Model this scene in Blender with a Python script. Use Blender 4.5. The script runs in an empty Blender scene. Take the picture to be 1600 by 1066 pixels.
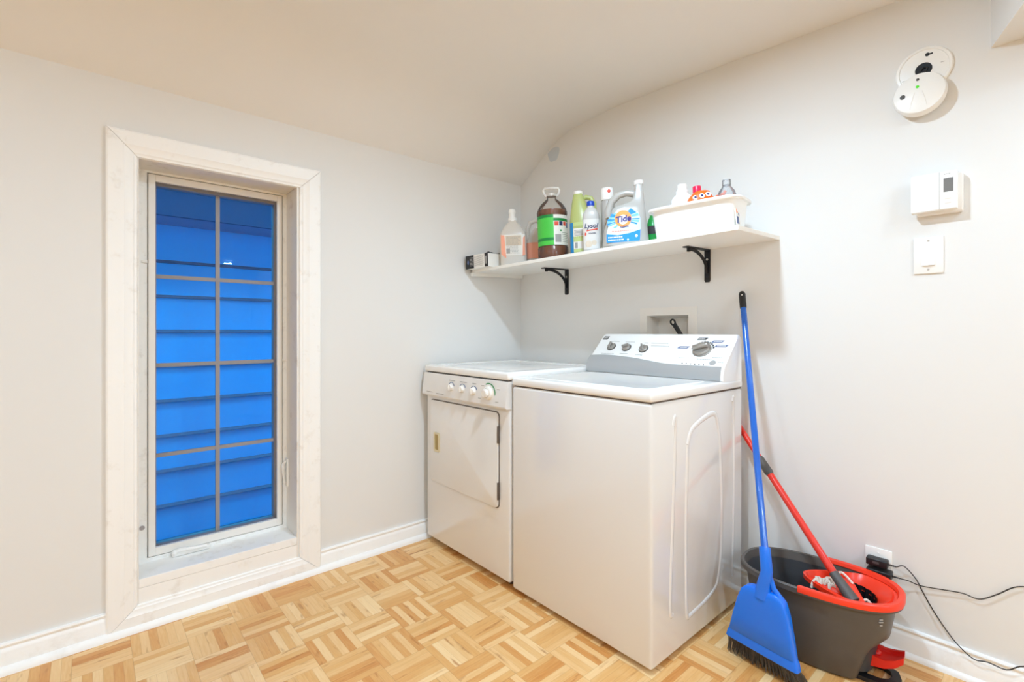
import bpy, bmesh, math, random
from mathutils import Vector, Matrix, Euler
random.seed(7)
SC = bpy.context.scene
COL = SC.collection
PI = math.pi
R = math.radians

# ------------------------------------------------------------------ camera, world, exposure
FPX, YAW = 755.0, math.atan(862 / 755.0)
cam = bpy.data.cameras.new('camera')
cam.sensor_width = 36.0
cam.lens = FPX / 1600 * 36
cam.shift_y = -16 / 1600
cam.clip_start = 0.02
cam_o = bpy.data.objects.new('camera', cam)
COL.objects.link(cam_o)
cam_o.location = (2.305, -2.095, 1.125)
cam_o.rotation_euler = (PI / 2, 0, YAW)
SC.camera = cam_o

wd = bpy.data.worlds.new('dusk')
SC.world = wd
wd.use_nodes = True
_n, _l = wd.node_tree.nodes, wd.node_tree.links
_tc = _n.new('ShaderNodeTexCoord')
_sp = _n.new('ShaderNodeSeparateXYZ')
_l.new(_tc.outputs['Generated'], _sp.inputs[0])
_cr = _n.new('ShaderNodeValToRGB')                # blue hour sky: bright overhead, dim at the horizon
_cr.color_ramp.elements[0].position, _cr.color_ramp.elements[0].color = 0.0, (0.006, 0.022, 0.07, 1)
_cr.color_ramp.elements[1].position, _cr.color_ramp.elements[1].color = 0.55, (0.0, 0.54, 1.0, 1)
_l.new(_sp.outputs[2], _cr.inputs[0])
_l.new(_cr.outputs[0], _n['Background'].inputs[0])
_n['Background'].inputs[1].default_value = 8.4
SC.view_settings.view_transform = 'Standard'
SC.view_settings.look = 'None'
SC.view_settings.exposure = -0.09
SC.view_settings.gamma = 1.0
SC.view_settings.use_curve_mapping = False
SC.cycles.max_bounces = 10
SC.cycles.diffuse_bounces = 8
SC.cycles.transparent_max_bounces = 16
SC.cycles.caustics_reflective = False
SC.cycles.caustics_refractive = False
SC.cycles.sample_clamp_indirect = 6
SC.cycles.use_denoising = True

BA = R(1.27)                      # the shelf wall is not quite square to the window wall
RB = Matrix.Rotation(BA, 4, 'Z')

# lamps: (x, y, z of the lens, watts, spot tint, radius)
LAMP_COL = (0.635, 0.855, 1.06)
LAMPS = [
    (1.52, -1.06, 2.285, 25, 0.055),
    (2.80, -2.80, 2.245, 27, 0.055),
    (2.62, -0.36, 2.000, 3.6, 0.05),
    (1.15, -3.05, 2.29, 9, 0.055),  # unseen fill lamp, added to even out the light
    (4.10, -1.70, 2.245, 46, 0.055),  # added fill, not a known lamp; brightens faces turned to the right
    (6.10, -0.42, 2.215, 34, 0.055),
]
for i, (x, y, z, w, r) in enumerate(LAMPS):
    l = bpy.data.lights.new('downlight_glow', 'AREA')
    l.shape = 'DISK'
    l.size = 2 * r
    l.energy = w
    l.color = LAMP_COL
    o = bpy.data.objects.new('downlight_glow', l)
    COL.objects.link(o)
    o.location = (x, y, z - 0.012)


# ------------------------------------------------------------------ materials
def lin(c):
    return c / 12.92 if c <= 0.04045 else ((c + 0.055) / 1.055) ** 2.4


def hx(h):
    h = h.lstrip('#')
    return tuple(lin(int(h[i:i + 2], 16) / 255) for i in (0, 2, 4)) + (1,)


def mat(name, col, rough=0.5, metal=0.0, spec=0.5, coat=0.0, trans=0.0, noise=0.0, nscale=8.0, bump=0.0, bscale=60.0,
        emit=None, estr=0.0, sss=0.0):
    m = bpy.data.materials.new(name)
    m.use_nodes = True
    nt = m.node_tree
    b = nt.nodes['Principled BSDF']
    c = hx(col) if isinstance(col, str) else tuple(col) + ((1,) if len(col) == 3 else ())
    b.inputs['Base Color'].default_value = c
    b.inputs['Roughness'].default_value = rough
    b.inputs['Metallic'].default_value = metal
    b.inputs['Specular IOR Level'].default_value = spec
    b.inputs['Coat Weight'].default_value = coat
    b.inputs['Coat Roughness'].default_value = 0.06
    b.inputs['Transmission Weight'].default_value = trans
    if emit:
        b.inputs['Emission Color'].default_value = hx(emit) if isinstance(emit, str) else tuple(emit) + (1,)
        b.inputs['Emission Strength'].default_value = estr
    tc = nt.nodes.new('ShaderNodeNewGeometry')
    if noise > 0:
        n = nt.nodes.new('ShaderNodeTexNoise')
        n.inputs['Scale'].default_value = nscale
        n.inputs['Detail'].default_value = 5
        nt.links.new(tc.outputs['Position'], n.inputs['Vector'])
        mx = nt.nodes.new('ShaderNodeMix')
        mx.data_type = 'RGBA'
        mx.inputs[6].default_value = tuple(max(0, v * (1 - noise)) for v in c[:3]) + (1,)
        mx.inputs[7].default_value = tuple(min(1, v * (1 + noise)) for v in c[:3]) + (1,)
        nt.links.new(n.outputs['Fac'], mx.inputs[0])
        nt.links.new(mx.outputs[2], b.inputs['Base Color'])
    if bump > 0:
        n2 = nt.nodes.new('ShaderNodeTexNoise')
        n2.inputs['Scale'].default_value = bscale
        n2.inputs['Detail'].default_value = 3
        nt.links.new(tc.outputs['Position'], n2.inputs['Vector'])
        bp = nt.nodes.new('ShaderNodeBump')
        bp.inputs['Strength'].default_value = bump
        bp.inputs['Distance'].default_value = 0.004
        nt.links.new(n2.outputs['Fac'], bp.inputs['Height'])
        nt.links.new(bp.outputs['Normal'], b.inputs['Normal'])
    return m


def mix_glass(name, tint, gloss_rough=0.02, ior=1.45, body=None, bodyfac=0.0):
    """Thin clear sheet: straight-through transparency, Fresnel reflection and an optional milky share."""
    m = bpy.data.materials.new(name)
    m.use_nodes = True
    nt = m.node_tree
    nt.nodes.remove(nt.nodes['Principled BSDF'])
    out = nt.nodes['Material Output']
    tr = nt.nodes.new('ShaderNodeBsdfTransparent')
    tr.inputs[0].default_value = tint + (1,)
    gl = nt.nodes.new('ShaderNodeBsdfGlossy')
    gl.inputs['Roughness'].default_value = gloss_rough
    fr = nt.nodes.new('ShaderNodeFresnel')
    fr.inputs[0].default_value = ior
    mx = nt.nodes.new('ShaderNodeMixShader')
    nt.links.new(fr.outputs[0], mx.inputs[0])
    base = tr
    if body:
        df = nt.nodes.new('ShaderNodeBsdfDiffuse')
        df.inputs[0].default_value = body + (1,)
        m2 = nt.nodes.new('ShaderNodeMixShader')
        m2.inputs[0].default_value = bodyfac
        nt.links.new(tr.outputs[0], m2.inputs[1])
        nt.links.new(df.outputs[0], m2.inputs[2])
        base = m2
    nt.links.new(base.outputs[0], mx.inputs[1])
    nt.links.new(gl.outputs[0], mx.inputs[2])
    nt.links.new(mx.outputs[0], out.inputs[0])
    return m


def parquet():
    m = bpy.data.materials.new('parquet')
    m.use_nodes = True
    nt = m.node_tree
    N, L = nt.nodes, nt.links
    b = N['Principled BSDF']

    def mth(op, a, c=None, d=None):
        n = N.new('ShaderNodeMath')
        n.operation = op
        for i, v in enumerate((a, c, d)):
            if v is None:
                continue
            if isinstance(v, (int, float)):
                n.inputs[i].default_value = v
            else:
                L.new(v, n.inputs[i])
        return n.outputs[0]

    def comb(x, y, z):
        n = N.new('ShaderNodeCombineXYZ')
        for i, v in enumerate((x, y, z)):
            if isinstance(v, (int, float)):
                n.inputs[i].default_value = v
            else:
                L.new(v, n.inputs[i])
        return n.outputs[0]
    g = N.new('ShaderNodeNewGeometry')
    sp = N.new('ShaderNodeSeparateXYZ')
    L.new(g.outputs['Position'], sp.inputs[0])
    u = mth('DIVIDE', mth('SUBTRACT', sp.outputs[0], 0.196), 0.1542)
    v = mth('DIVIDE', mth('ADD', sp.outputs[1], 1.668), 0.1566)
    fu, fv = mth('FLOOR', u), mth('FLOOR', v)
    ru, rv = mth('SUBTRACT', u, fu), mth('SUBTRACT', v, fv)
    par = mth('FLOORED_MODULO', mth('ADD', fu, fv), 2.0)      # 0: strips run along y

    def sel(a, c):                                            # par==0 -> a, else c
        return mth('ADD', mth('MULTIPLY', a, mth('SUBTRACT', 1.0, par)), mth('MULTIPLY', c, par))
    across, along = sel(ru, rv), sel(rv, ru)
    a6 = mth('MULTIPLY', across, 6.0)
    idx = mth('FLOOR', a6)
    fr6 = mth('SUBTRACT', a6, idx)
    wn = N.new('ShaderNodeTexWhiteNoise')
    wn.noise_dimensions = '3D'
    L.new(comb(fu, fv, idx), wn.inputs['Vector'])
    wn2 = N.new('ShaderNodeTexWhiteNoise')
    wn2.noise_dimensions = '3D'
    L.new(comb(fu, fv, 17.0), wn2.inputs['Vector'])
    # grain, stretched along the strip, shifted per strip
    off = mth('MULTIPLY', wn.outputs['Value'], 37.0)
    gn = N.new('ShaderNodeTexNoise')
    gn.inputs['Scale'].default_value = 1.0
    gn.inputs['Detail'].default_value = 4
    gn.inputs['Distortion'].default_value = 0.6
    L.new(comb(mth('MULTIPLY', across, 26.0), mth('MULTIPLY', along, 2.2), off), gn.inputs['Vector'])
    fig = N.new('ShaderNodeTexNoise')
    fig.inputs['Scale'].default_value = 1.0
    fig.inputs['Detail'].default_value = 2
    L.new(comb(mth('MULTIPLY', across, 7.0), mth('MULTIPLY', along, 1.5), mth('ADD', off, 9.0)), fig.inputs['Vector'])
    tone = mth('ADD', mth('MULTIPLY', wn.outputs['Value'], 0.60),
               mth('ADD', mth('MULTIPLY', wn2.outputs['Value'], 0.16), mth('MULTIPLY', gn.outputs['Fac'], 0.36)))
    cr = N.new('ShaderNodeValToRGB')
    e = cr.color_ramp.elements
    e[0].position, e[0].color = 0.10, hx('#f3d4a2')
    e[1].position, e[1].color = 1.0, hx('#c27c39')
    for p, c in ((0.4, '#e9c088'), (0.62, '#dfac6c'), (0.84, '#d39452')):
        k = e.new(p)
        k.color = hx(c)
    L.new(tone, cr.inputs[0])
    # dark figure streaks and knots
    st = N.new('ShaderNodeValToRGB')
    st.color_ramp.elements[0].position, st.color_ramp.elements[0].color = 0.62, (0, 0, 0, 1)
    st.color_ramp.elements[1].position, st.color_ramp.elements[1].color = 0.76, (1, 1, 1, 1)
    L.new(fig.outputs['Fac'], st.inputs[0])
    mx = N.new('ShaderNodeMix')
    mx.data_type = 'RGBA'
    mx.blend_type = 'MIX'
    L.new(mth('MULTIPLY', st.outputs[0], 0.7), mx.inputs[0])
    L.new(cr.outputs[0], mx.inputs[6])
    mx.inputs[7].default_value = hx('#a9662c')
    # joints
    es = mth('MINIMUM', fr6, mth('SUBTRACT', 1.0, fr6))
    ea = mth('MINIMUM', along, mth('SUBTRACT', 1.0, along))
    eb = mth('MINIMUM', across, mth('SUBTRACT', 1.0, across))
    j1 = mth('MULTIPLY', mth('LESS_THAN', es, 0.03), 0.18)
    j2 = mth('MULTIPLY', mth('LESS_THAN', mth('MINIMUM', ea, eb), 0.006), 0.28)
    mj = N.new('ShaderNodeMix')
    mj.data_type = 'RGBA'
    L.new(mth('MAXIMUM', j1, j2), mj.inputs[0])
    L.new(mx.outputs[2], mj.inputs[6])
    mj.inputs[7].default_value = hx('#8a5526')
    L.new(mj.outputs[2], b.inputs['Base Color'])
    b.inputs['Roughness'].default_value = 0.33
    b.inputs['Specular IOR Level'].default_value = 0.4
    bp = N.new('ShaderNodeBump')
    bp.inputs['Strength'].default_value = 0.12
    bp.inputs['Distance'].default_value = 0.002
    L.new(gn.outputs['Fac'], bp.inputs['Height'])
    L.new(bp.outputs['Normal'], b.inputs['Normal'])
    return m


def wiped_paint(name, base, dirt, amount, scale, rough=0.45):
    """White paint with worn, grubby blotches."""
    m = mat(name, base, rough)
    nt = m.node_tree
    b = nt.nodes['Principled BSDF']
    g = nt.nodes.new('ShaderNodeNewGeometry')
    n = nt.nodes.new('ShaderNodeTexNoise')
    n.inputs['Scale'].default_value = scale
    n.inputs['Detail'].default_value = 7
    n.inputs['Roughness'].default_value = 0.7
    nt.links.new(g.outputs['Position'], n.inputs['Vector'])
    cr = nt.nodes.new('ShaderNodeValToRGB')
    cr.color_ramp.elements[0].position, cr.color_ramp.elements[0].color = 0.56, (0, 0, 0, 1)
    cr.color_ramp.elements[1].position, cr.color_ramp.elements[1].color = 0.8, (amount, amount, amount, 1)
    nt.links.new(n.outputs['Fac'], cr.inputs[0])
    mx = nt.nodes.new('ShaderNodeMix')
    mx.data_type = 'RGBA'
    mx.inputs[6].default_value = hx(base)
    mx.inputs[7].default_value = hx(dirt)
    nt.links.new(cr.outputs[0], mx.inputs[0])
    nt.links.new(mx.outputs[2], b.inputs['Base Color'])
    return m


MT = {
    'wall': mat('wall_paint', '#e6e4e1', 0.55, noise=0.015, nscale=1.5, bump=0.05, bscale=35, spec=0.3),
    'ceil': mat('ceiling_paint', '#eceae8', 0.7, noise=0.02, nscale=2, bump=0.06, bscale=25, spec=0.2),
    'floor': parquet(),
    'trim': wiped_paint('trim_paint', '#f8f6f3', '#cdbfae', 0.5, 14),
    'base': wiped_paint('baseboard_paint', '#f8f7f5', '#d3c7ba', 0.4, 9),
    'vinyl': wiped_paint('window_vinyl', '#f4f3f0', '#a59a8c', 0.45, 18),
    'jamb': wiped_paint('jamb_paint', '#ece7e0', '#bca992', 0.7, 12),
    'screenfr': mat('screen_frame', '#f0ece6', 0.4),
    'sash': mat('sash_vinyl', '#a8a2a2', 0.5),
    'grille': mat('grille_bar', '#b3adab', 0.45),
    'glass': mix_glass('window_glass', (0.93, 0.97, 1.0), 0.01, 1.33),
    'screen': mix_glass('insect_screen', (1, 1, 1), 0.5, 1.0, (0.06, 0.06, 0.07), 0.10),
    'siding': mat('siding_dusk_blue', (0.03, 0.52, 0.93), 0.6, noise=0.06, nscale=5, bump=0.2, bscale=50),  # blue of the dusk light is put into the siding colour
    'ledge': mat('siding_ledge_grey', (0.20, 0.19, 0.27), 0.9, noise=0.2, nscale=20),  # darker grey-violet band along the board edges
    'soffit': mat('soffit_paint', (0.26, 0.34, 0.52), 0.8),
    'fascia': mat('fascia_shade', (0.035, 0.075, 0.17), 0.7),  # colour darkened so the fascia reads as part of the shaded eave
    'soil': mat('outside_ground', '#4a4c50', 0.9, noise=0.2),
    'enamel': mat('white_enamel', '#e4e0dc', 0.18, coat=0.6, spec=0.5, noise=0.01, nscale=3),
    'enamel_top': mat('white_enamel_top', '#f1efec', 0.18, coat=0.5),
    'gasket': mat('gasket_dark', '#5d4f45', 0.8),
    'console': mat('console_white', '#f3f2f0', 0.28),
    'silver': mat('console_silver', '#b4b6b8', 0.34, metal=0.35),
    'knobmetal': mat('knob_metal', '#a9a39c', 0.3, metal=0.6),
    'darkring': mat('knob_ring', '#4c4742', 0.4),
    'knobwhite': mat('knob_white', '#eeeae4', 0.3),
    'print': mat('grey_print', '#a9a6a3', 0.6),
    'printdark': mat('dark_print', '#3c3a3c', 0.6),
    'printblue': mat('blue_print', '#5a6a97', 0.5),
    'almond': mat('almond_plastic', '#d8cba9', 0.4),
    'almond_dark': mat('almond_recess', '#a8925a', 0.6),
    'shelf': mat('shelf_laminate', '#f3f0ea', 0.4),
    'blackmetal': mat('black_iron', '#17161a', 0.45, spec=0.4),
    'steel': mat('screw_steel', '#d5d0c8', 0.3, metal=0.8),
    'white': mat('white_plastic', '#f4f2ee', 0.35),
    'whitebin': mat('white_bin', '#f8f8f7', 0.3, spec=0.4),
    'lysollabel': mat('pale_grey_label', '#dddbd7', 0.5),
    'lysol': mat('pale_bottle', '#c6c4c0', 0.3),
    'offwhite': mat('offwhite_plastic', '#ebe6df', 0.4),
    'milky': mat('milky_plastic', '#d3ccc3', 0.3),
    'milkyclear': mat('tide_plastic', '#b5b2ac', 0.28, spec=0.5),
    'paper': mat('paper_label', '#f2efe9', 0.6),
    'peach': mat('peach_label', '#f7a98c', 0.6, noise=0.08, nscale=30),
    'cream': mat('cream_print', '#dccdb8', 0.6, noise=0.1, nscale=120),
    'black': mat('black_plastic', '#1b1a1c', 0.4),
    'charcoal': mat('bucket_charcoal', '#5a544f', 0.42, spec=0.4),
    'charcoal_in': mat('bucket_inside', '#3c3d40', 0.45),
    'red': mat('wringer_red', '#f23a1c', 0.32, spec=0.5),
    'redpole': mat('mop_red', '#e02a16', 0.28, coat=0.3),
    'reddark': mat('pedal_red', '#d81d14', 0.35),
    'greypl': mat('grey_plastic', '#54514f', 0.45),
    'blue': mat('broom_blue', '#006fe4', 0.25, coat=0.2),
    'bluepole': mat('pole_blue', '#0560c6', 0.2, coat=0.4),
    'bristle': mat('bristle_grey', '#5a544f', 0.8, noise=0.3, nscale=150),
    'yarn': mat('mop_yarn', '#e9e2d6', 0.95, noise=0.12, nscale=200, bump=0.6, bscale=500),
    'clear': mix_glass('clear_plastic', (0.975, 0.965, 0.95), 0.06, 1.3, (0.75, 0.70, 0.66), 0.05),
    'clear_w': mix_glass('clear_plastic_pale', (0.94, 0.95, 0.96), 0.06, 1.4, (0.8, 0.82, 0.85), 0.25),
    'brown': mat('brown_cleaner', '#7c3a14', 0.25, noise=0.6, nscale=60, coat=0.3),
    'green': mat('green_label', '#4cc94a', 0.45),
    'greendk': mat('dark_green_label', '#118a3c', 0.45),
    'yellowgreen': mat('yellowgreen_plastic', '#b9c27a', 0.3),
    'ygpale': mat('pale_green_label', '#c9d88e', 0.5),
    'bluelabel': mat('blue_label', '#1b86c6', 0.45),
    'capblue': mat('cap_blue', '#1545b5', 0.35),
    'tideblue': mat('tide_blue', '#1c93e8', 0.4),
    'tidelight': mat('tide_light_blue', '#dcf0fa', 0.4),
    'tidemid': mat('tide_mid_blue', '#7cc8f2', 0.4),
    'tideorange': mat('tide_orange', '#f4a553', 0.4),
    'tidetext': mat('tide_purple', '#3b2f86', 0.4),
    'navy': mat('navy_print', '#2c3560', 0.4),
    'redprint': mat('red_print', '#e0513a', 0.5),
    'orange': mat('orange_plastic', '#ff6a1c', 0.35),
    'magenta': mat('red_pink_cap', '#e3184b', 0.35),
    'eyeblue': mat('eye_blue', '#2b3673', 0.4),
    'greenbottle': mat('green_bottle', '#1fa24a', 0.3),
    'ledgreen': mat('green_light', '#4fd021', 0.3, emit='#4fe020', estr=0.2),
    'lcd': mat('lcd_grey', '#7c7b7a', 0.25, noise=0.08, nscale=300),
    'holedark': mat('dark_opening', '#0d1016', 0.6),
    'lens': mat('lamp_lens', '#fff4e0', 0.4, emit=LAMP_COL, estr=25.0),
    'patch': mat('blue_light_tint', '#cdd3d8', 0.6),  # colour of the blue window light painted on the wall
    'wire': mat('cord_black', '#2b2725', 0.5),
}


# ------------------------------------------------------------------ geometry builder
class G:
    def __init__(self):
        self.bm = bmesh.new()

    def _merge(self, t, mtx=None):
        if mtx is not None:
            bmesh.ops.transform(t, matrix=mtx, verts=t.verts)
        me = bpy.data.meshes.new('tmp')
        t.to_mesh(me)
        t.free()
        self.bm.from_mesh(me)
        bpy.data.meshes.remove(me)
        return self

    def box(self, x0, x1, y0, y1, z0, z1, bev=0.0, seg=2, mtx=None):
        t = bmesh.new()
        bmesh.ops.create_cube(t, size=1)
        for v in t.verts:
            v.co = Vector(((x0 + x1) / 2 + v.co.x * (x1 - x0), (y0 + y1) / 2 + v.co.y * (y1 - y0),
                           (z0 + z1) / 2 + v.co.z * (z1 - z0)))
        if bev > 0:
            bmesh.ops.bevel(t, geom=list(t.edges), offset=bev, segments=seg, profile=0.5, affect='EDGES')
        return self._merge(t, mtx)

    def loft(self, rings, cap0=True, cap1=True, closed=True, mtx=None):
        t = bmesh.new()
        rs = [[t.verts.new(p) for p in r] for r in rings]
        n = len(rs[0])
        for a, c in zip(rs, rs[1:]):
            for i in range(n if closed else n - 1):
                j = (i + 1) % n
                t.faces.new((a[i], a[j], c[j], c[i]))
        if cap0:
            t.faces.new(list(reversed(rs[0])))
        if cap1:
            t.faces.new(rs[-1])
        bmesh.ops.recalc_face_normals(t, faces=t.faces)
        return self._merge(t, mtx)

    def lathe(self, prof, n=32, cx=0, cy=0, sx=1, sy=1, cap0=True, cap1=True, mtx=None):
        rings = [[(cx + r * sx * math.cos(2 * PI * i / n), cy + r * sy * math.sin(2 * PI * i / n), z) for i in range(n)]
                 for r, z in prof]
        return self.loft(rings, cap0, cap1, mtx=mtx)

    def sup(self, prof, n=40, e=3.5, cap0=True, cap1=True, mtx=None):
        """Rounded-rectangle rings: prof = (cx, cy, a, b, z)."""
        rings = []
        for cx, cy, a, b, z in prof:
            rings.append([spt(cx, cy, a, b, 2 * PI * i / n, e) + (z,) for i in range(n)])
        return self.loft(rings, cap0, cap1, mtx=mtx)

    def cyl(self, p0, p1, r0, r1=None, n=20, mtx=None):
        r1 = r0 if r1 is None else r1
        return self.tube([p0, p1], [r0, r1], n, mtx)

    def tube(self, pts, r, n=10, mtx=None, sq=1.0):
        pts = [Vector(p) for p in pts]
        rr = r if isinstance(r, (list, tuple)) else [r] * len(pts)
        t = bmesh.new()
        rings = []
        prev = None
        for i, p in enumerate(pts):
            d = (pts[min(i + 1, len(pts) - 1)] - pts[max(i - 1, 0)]).normalized()
            if prev is None:
                a = Vector((0, 0, 1)) if abs(d.z) < 0.9 else Vector((1, 0, 0))
                s = d.cross(a).normalized()
            else:
                s = (prev - d * prev.dot(d)).normalized()
            prev = s
            w = d.cross(s)
            rings.append([t.verts.new(p + s * rr[i] * math.cos(2 * PI * k / n) + w * rr[i] * sq * math.sin(2 * PI * k / n))
                          for k in range(n)])
        for a, c in zip(rings, rings[1:]):
            for i in range(n):
                j = (i + 1) % n
                t.faces.new((a[i], a[j], c[j], c[i]))
        t.faces.new(list(reversed(rings[0])))
        t.faces.new(rings[-1])
        bmesh.ops.recalc_face_normals(t, faces=t.faces)
        return self._merge(t, mtx)

    def prism(self, poly, axis, a, b, bev=0.0, seg=2, mtx=None):
        """Extrude a 2D outline along axis ('x': poly=(y,z); 'y': poly=(x,z); 'z': poly=(x,y))."""
        f = {'x': lambda p, h: (h, p[0], p[1]), 'y': lambda p, h: (p[0], h, p[1]), 'z': lambda p, h: (p[0], p[1], h)}[axis]
        t = bmesh.new()
        v0 = [t.verts.new(f(p, a)) for p in poly]
        v1 = [t.verts.new(f(p, b)) for p in poly]
        n = len(poly)
        t.faces.new(v0)
        t.faces.new(list(reversed(v1)))
        for i in range(n):
            j = (i + 1) % n
            t.faces.new((v0[j], v0[i], v1[i], v1[j]))
        bmesh.ops.recalc_face_normals(t, faces=t.faces)
        if bev > 0:
            es = [e for e in t.edges if abs(getattr(e.verts[0].co, axis) - getattr(e.verts[1].co, axis)) < 1e-7]
            bmesh.ops.bevel(t, geom=es, offset=bev, segments=seg, profile=0.5, affect='EDGES')
        return self._merge(t, mtx)

    def sphere(self, c, r, sx=1, sy=1, sz=1, n=16, mtx=None):
        t = bmesh.new()
        bmesh.ops.create_uvsphere(t, u_segments=n, v_segments=max(6, n // 2), radius=r)
        for v in t.verts:
            v.co = Vector((c[0] + v.co.x * sx, c[1] + v.co.y * sy, c[2] + v.co.z * sz))
        return self._merge(t, mtx)

    def text(self, s, size, depth=0.0006, mtx=None, bend=None, shear=0.0, bold=0.0):
        """Lettering that reads from -y, centred on x and z; bend = radius wraps it round a cylinder about z."""
        cu = bpy.data.curves.new('txt', 'FONT')
        cu.body = s
        cu.size = size
        cu.align_x = 'CENTER'
        cu.align_y = 'CENTER'
        cu.extrude = depth
        cu.shear = shear
        cu.offset = bold
        cu.resolution_u = 3
        o = bpy.data.objects.new('txt', cu)
        me = bpy.data.meshes.new_from_object(o)
        bpy.data.objects.remove(o)
        bpy.data.curves.remove(cu)
        t = bmesh.new()
        t.from_mesh(me)
        bpy.data.meshes.remove(me)
        for v in t.verts:
            x, y, z = v.co
            v.co = Vector((x, -z, y))
        if bend:
            for v in t.verts:
                a = v.co.x / bend
                rr = bend - v.co.y
                v.co = Vector((rr * math.sin(a), -rr * math.cos(a), v.co.z))
        return self._merge(t, mtx)

    def obj(self, name, m, parent=None, smooth=True, angle=35):
        me = bpy.data.meshes.new(name)
        self.bm.to_mesh(me)
        self.bm.free()
        me.materials.append(MT[m] if isinstance(m, str) else m)
        if smooth:
            me.polygons.foreach_set('use_smooth', [True] * len(me.polygons))
            me.set_sharp_from_angle(angle=R(angle))
        o = bpy.data.objects.new(name, me)
        COL.objects.link(o)
        if parent is not None:
            o.parent = parent
        return o


def spt(cx, cy, a, b, t, e):
    c, s = math.cos(t), math.sin(t)
    return (cx + a * math.copysign(abs(c) ** (2 / e), c), cy + b * math.copysign(abs(s) ** (2 / e), s))


def spline(pts, n=8):
    P = [Vector(p) for p in pts]
    out = []
    for i in range(len(P) - 1):
        p0, p1, p2, p3 = P[max(i - 1, 0)], P[i], P[i + 1], P[min(i + 2, len(P) - 1)]
        for k in range(n):
            t = k / n
            out.append(.5 * ((2 * p1) + (-p0 + p2) * t + (2 * p0 - 5 * p1 + 4 * p2 - p3) * t * t + (-p0 + 3 * p1 - 3 * p2 + p3) * t ** 3))
    out.append(P[-1])
    return out


def tag(o, label=None, cat=None, group=None, kind=None):
    if label:
        o['label'] = label
    if cat:
        o['category'] = cat
    if group:
        o['group'] = group
    if kind:
        o['kind'] = kind
    return o


def inB(o):
    """Place an object built along the shelf wall."""
    o.matrix_world = RB @ o.matrix_world
    return o


def thing(name, label, cat, loc=(0, 0, 0), rz=0.0, B=True, group=None, tilt=None):
    o = bpy.data.objects.new(name, None)
    o.empty_display_size = 0.05
    COL.objects.link(o)
    m = Matrix.Translation(Vector(loc))
    if tilt is not None:
        m = m @ tilt
    m = m @ Matrix.Rotation(rz, 4, 'Z')
    if B:
        m = RB @ m
    o.location = m.to_translation()
    o.rotation_euler = m.to_euler()
    return tag(o, label, cat, group)


def struct(o, label, cat, B=False):
    if B:
        m = RB.copy()
        o.location = m.to_translation()
        o.rotation_euler = m.to_euler()
    return tag(o, label, cat, kind='structure')


# ------------------------------------------------------------------ the room
RX, RY = 7.2, -4.6        # far ends of the room
g = G()
g.box(-0.26, RX + .1, RY - .1, 0.35, -0.06, 0.0)
struct(g.obj('floor', 'floor', smooth=False), 'honey coloured finger parquet floor in basket weave blocks', 'floor')

# window wall, x<0, with the opening
WY0, WY1, WZ0, WZ1 = -1.957, -1.378, 0.09, 1.785
g = G()
for (ya, yb, za, zb) in ((RY, WY0, 0, 2.4), (WY1, 0.0, 0, 2.4), (WY0, WY1, WZ1, 2.4), (WY0, WY1, 0, WZ0)):
    g.box(-0.25, 0, ya, yb, za, zb)
struct(g.obj('wall_left', 'wall', smooth=False), 'off-white painted wall with the tall narrow window', 'wall')

# shelf wall with the recess of the washer box
g = G()
bx0, bx1, bz0, bz1 = 0.925, 1.145, 1.03, 1.20
for (xa, xb, za, zb) in ((-0.02, bx0, 0, 2.45), (bx1, RX, 0, 2.45), (bx0, bx1, bz1, 2.45), (bx0, bx1, 0, bz0)):
    g.box(xa, xb, 0, 0.10, za, zb)
g.box(bx0 - .02, bx1 + .02, 0.09, 0.12, bz0 - .02, bz1 + .02)
wb = struct(g.obj('wall_back', 'wall', smooth=False), 'off-white painted wall behind the washer and the shelf', 'wall', B=True)
# bluish window light, painted on as a tinted patch high in the corner
g = G()
pp = [(0.285 + 0.045 * math.cos(a) * (1 + .18 * math.sin(3 * a)), 2.185 + 0.05 * math.sin(a) * (1 + .2 * math.cos(2 * a))) for a in
      [2 * PI * i / 20 for i in range(20)]]
g.prism([(min(max(x, 0.235), .345), min(z, 2.20 + (x - .23) * .55)) for x, z in pp], 'y', -0.0008, 0.002)
o = g.obj('blue_light_patch', 'patch', wb, smooth=False)
o['label'] = 'pale blue window light painted onto the wall'
g = G()
g.box(0, RX, RY - 0.1, RY, 0, 2.45)
struct(g.obj('wall_front', 'wall', smooth=False), 'off-white wall behind the camera', 'wall')
g = G()
g.box(RX, RX + 0.1, RY, 0.3, 0, 2.45)
struct(g.obj('wall_right', 'wall', smooth=False), 'off-white wall at the far end of the room', 'wall')

# ceiling: low slope over the window wall, then nearly flat
cp = [(-0.25, 1.92), (0.0, 2.056), (0.11, 2.127), (0.206, 2.192), (0.275, 2.238), (0.33, 2.268), (0.41, 2.290), (0.55, 2.306), (0.725, 2.320),
      (1.22, 2.311), (1.61, 2.297), (1.93, 2.283), (3.0, 2.262), (RX + .1, 2.24)]
poly = cp + [(RX + .1, 2.5), (-0.25, 2.5)]
g = G()
g.prism(poly, 'y', RY - .1, 0.32)
struct(g.obj('ceiling', 'ceil', angle=50), 'cream painted ceiling sloping down to the window wall', 'ceiling')

# boxed corner of the stair by the upper right of the picture
g = G()
g.prism([(2.154, 0.06), (2.154, 0.0), (2.229, -0.233), (2.42, -0.83), (3.4, -0.5), (3.4, 0.06)], 'z', 2.017, 2.32)
struct(g.obj('ceiling_bulkhead', 'wall', smooth=False), 'white boxed-in bulkhead at the top right of the shelf wall', 'bulkhead', B=True)


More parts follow.
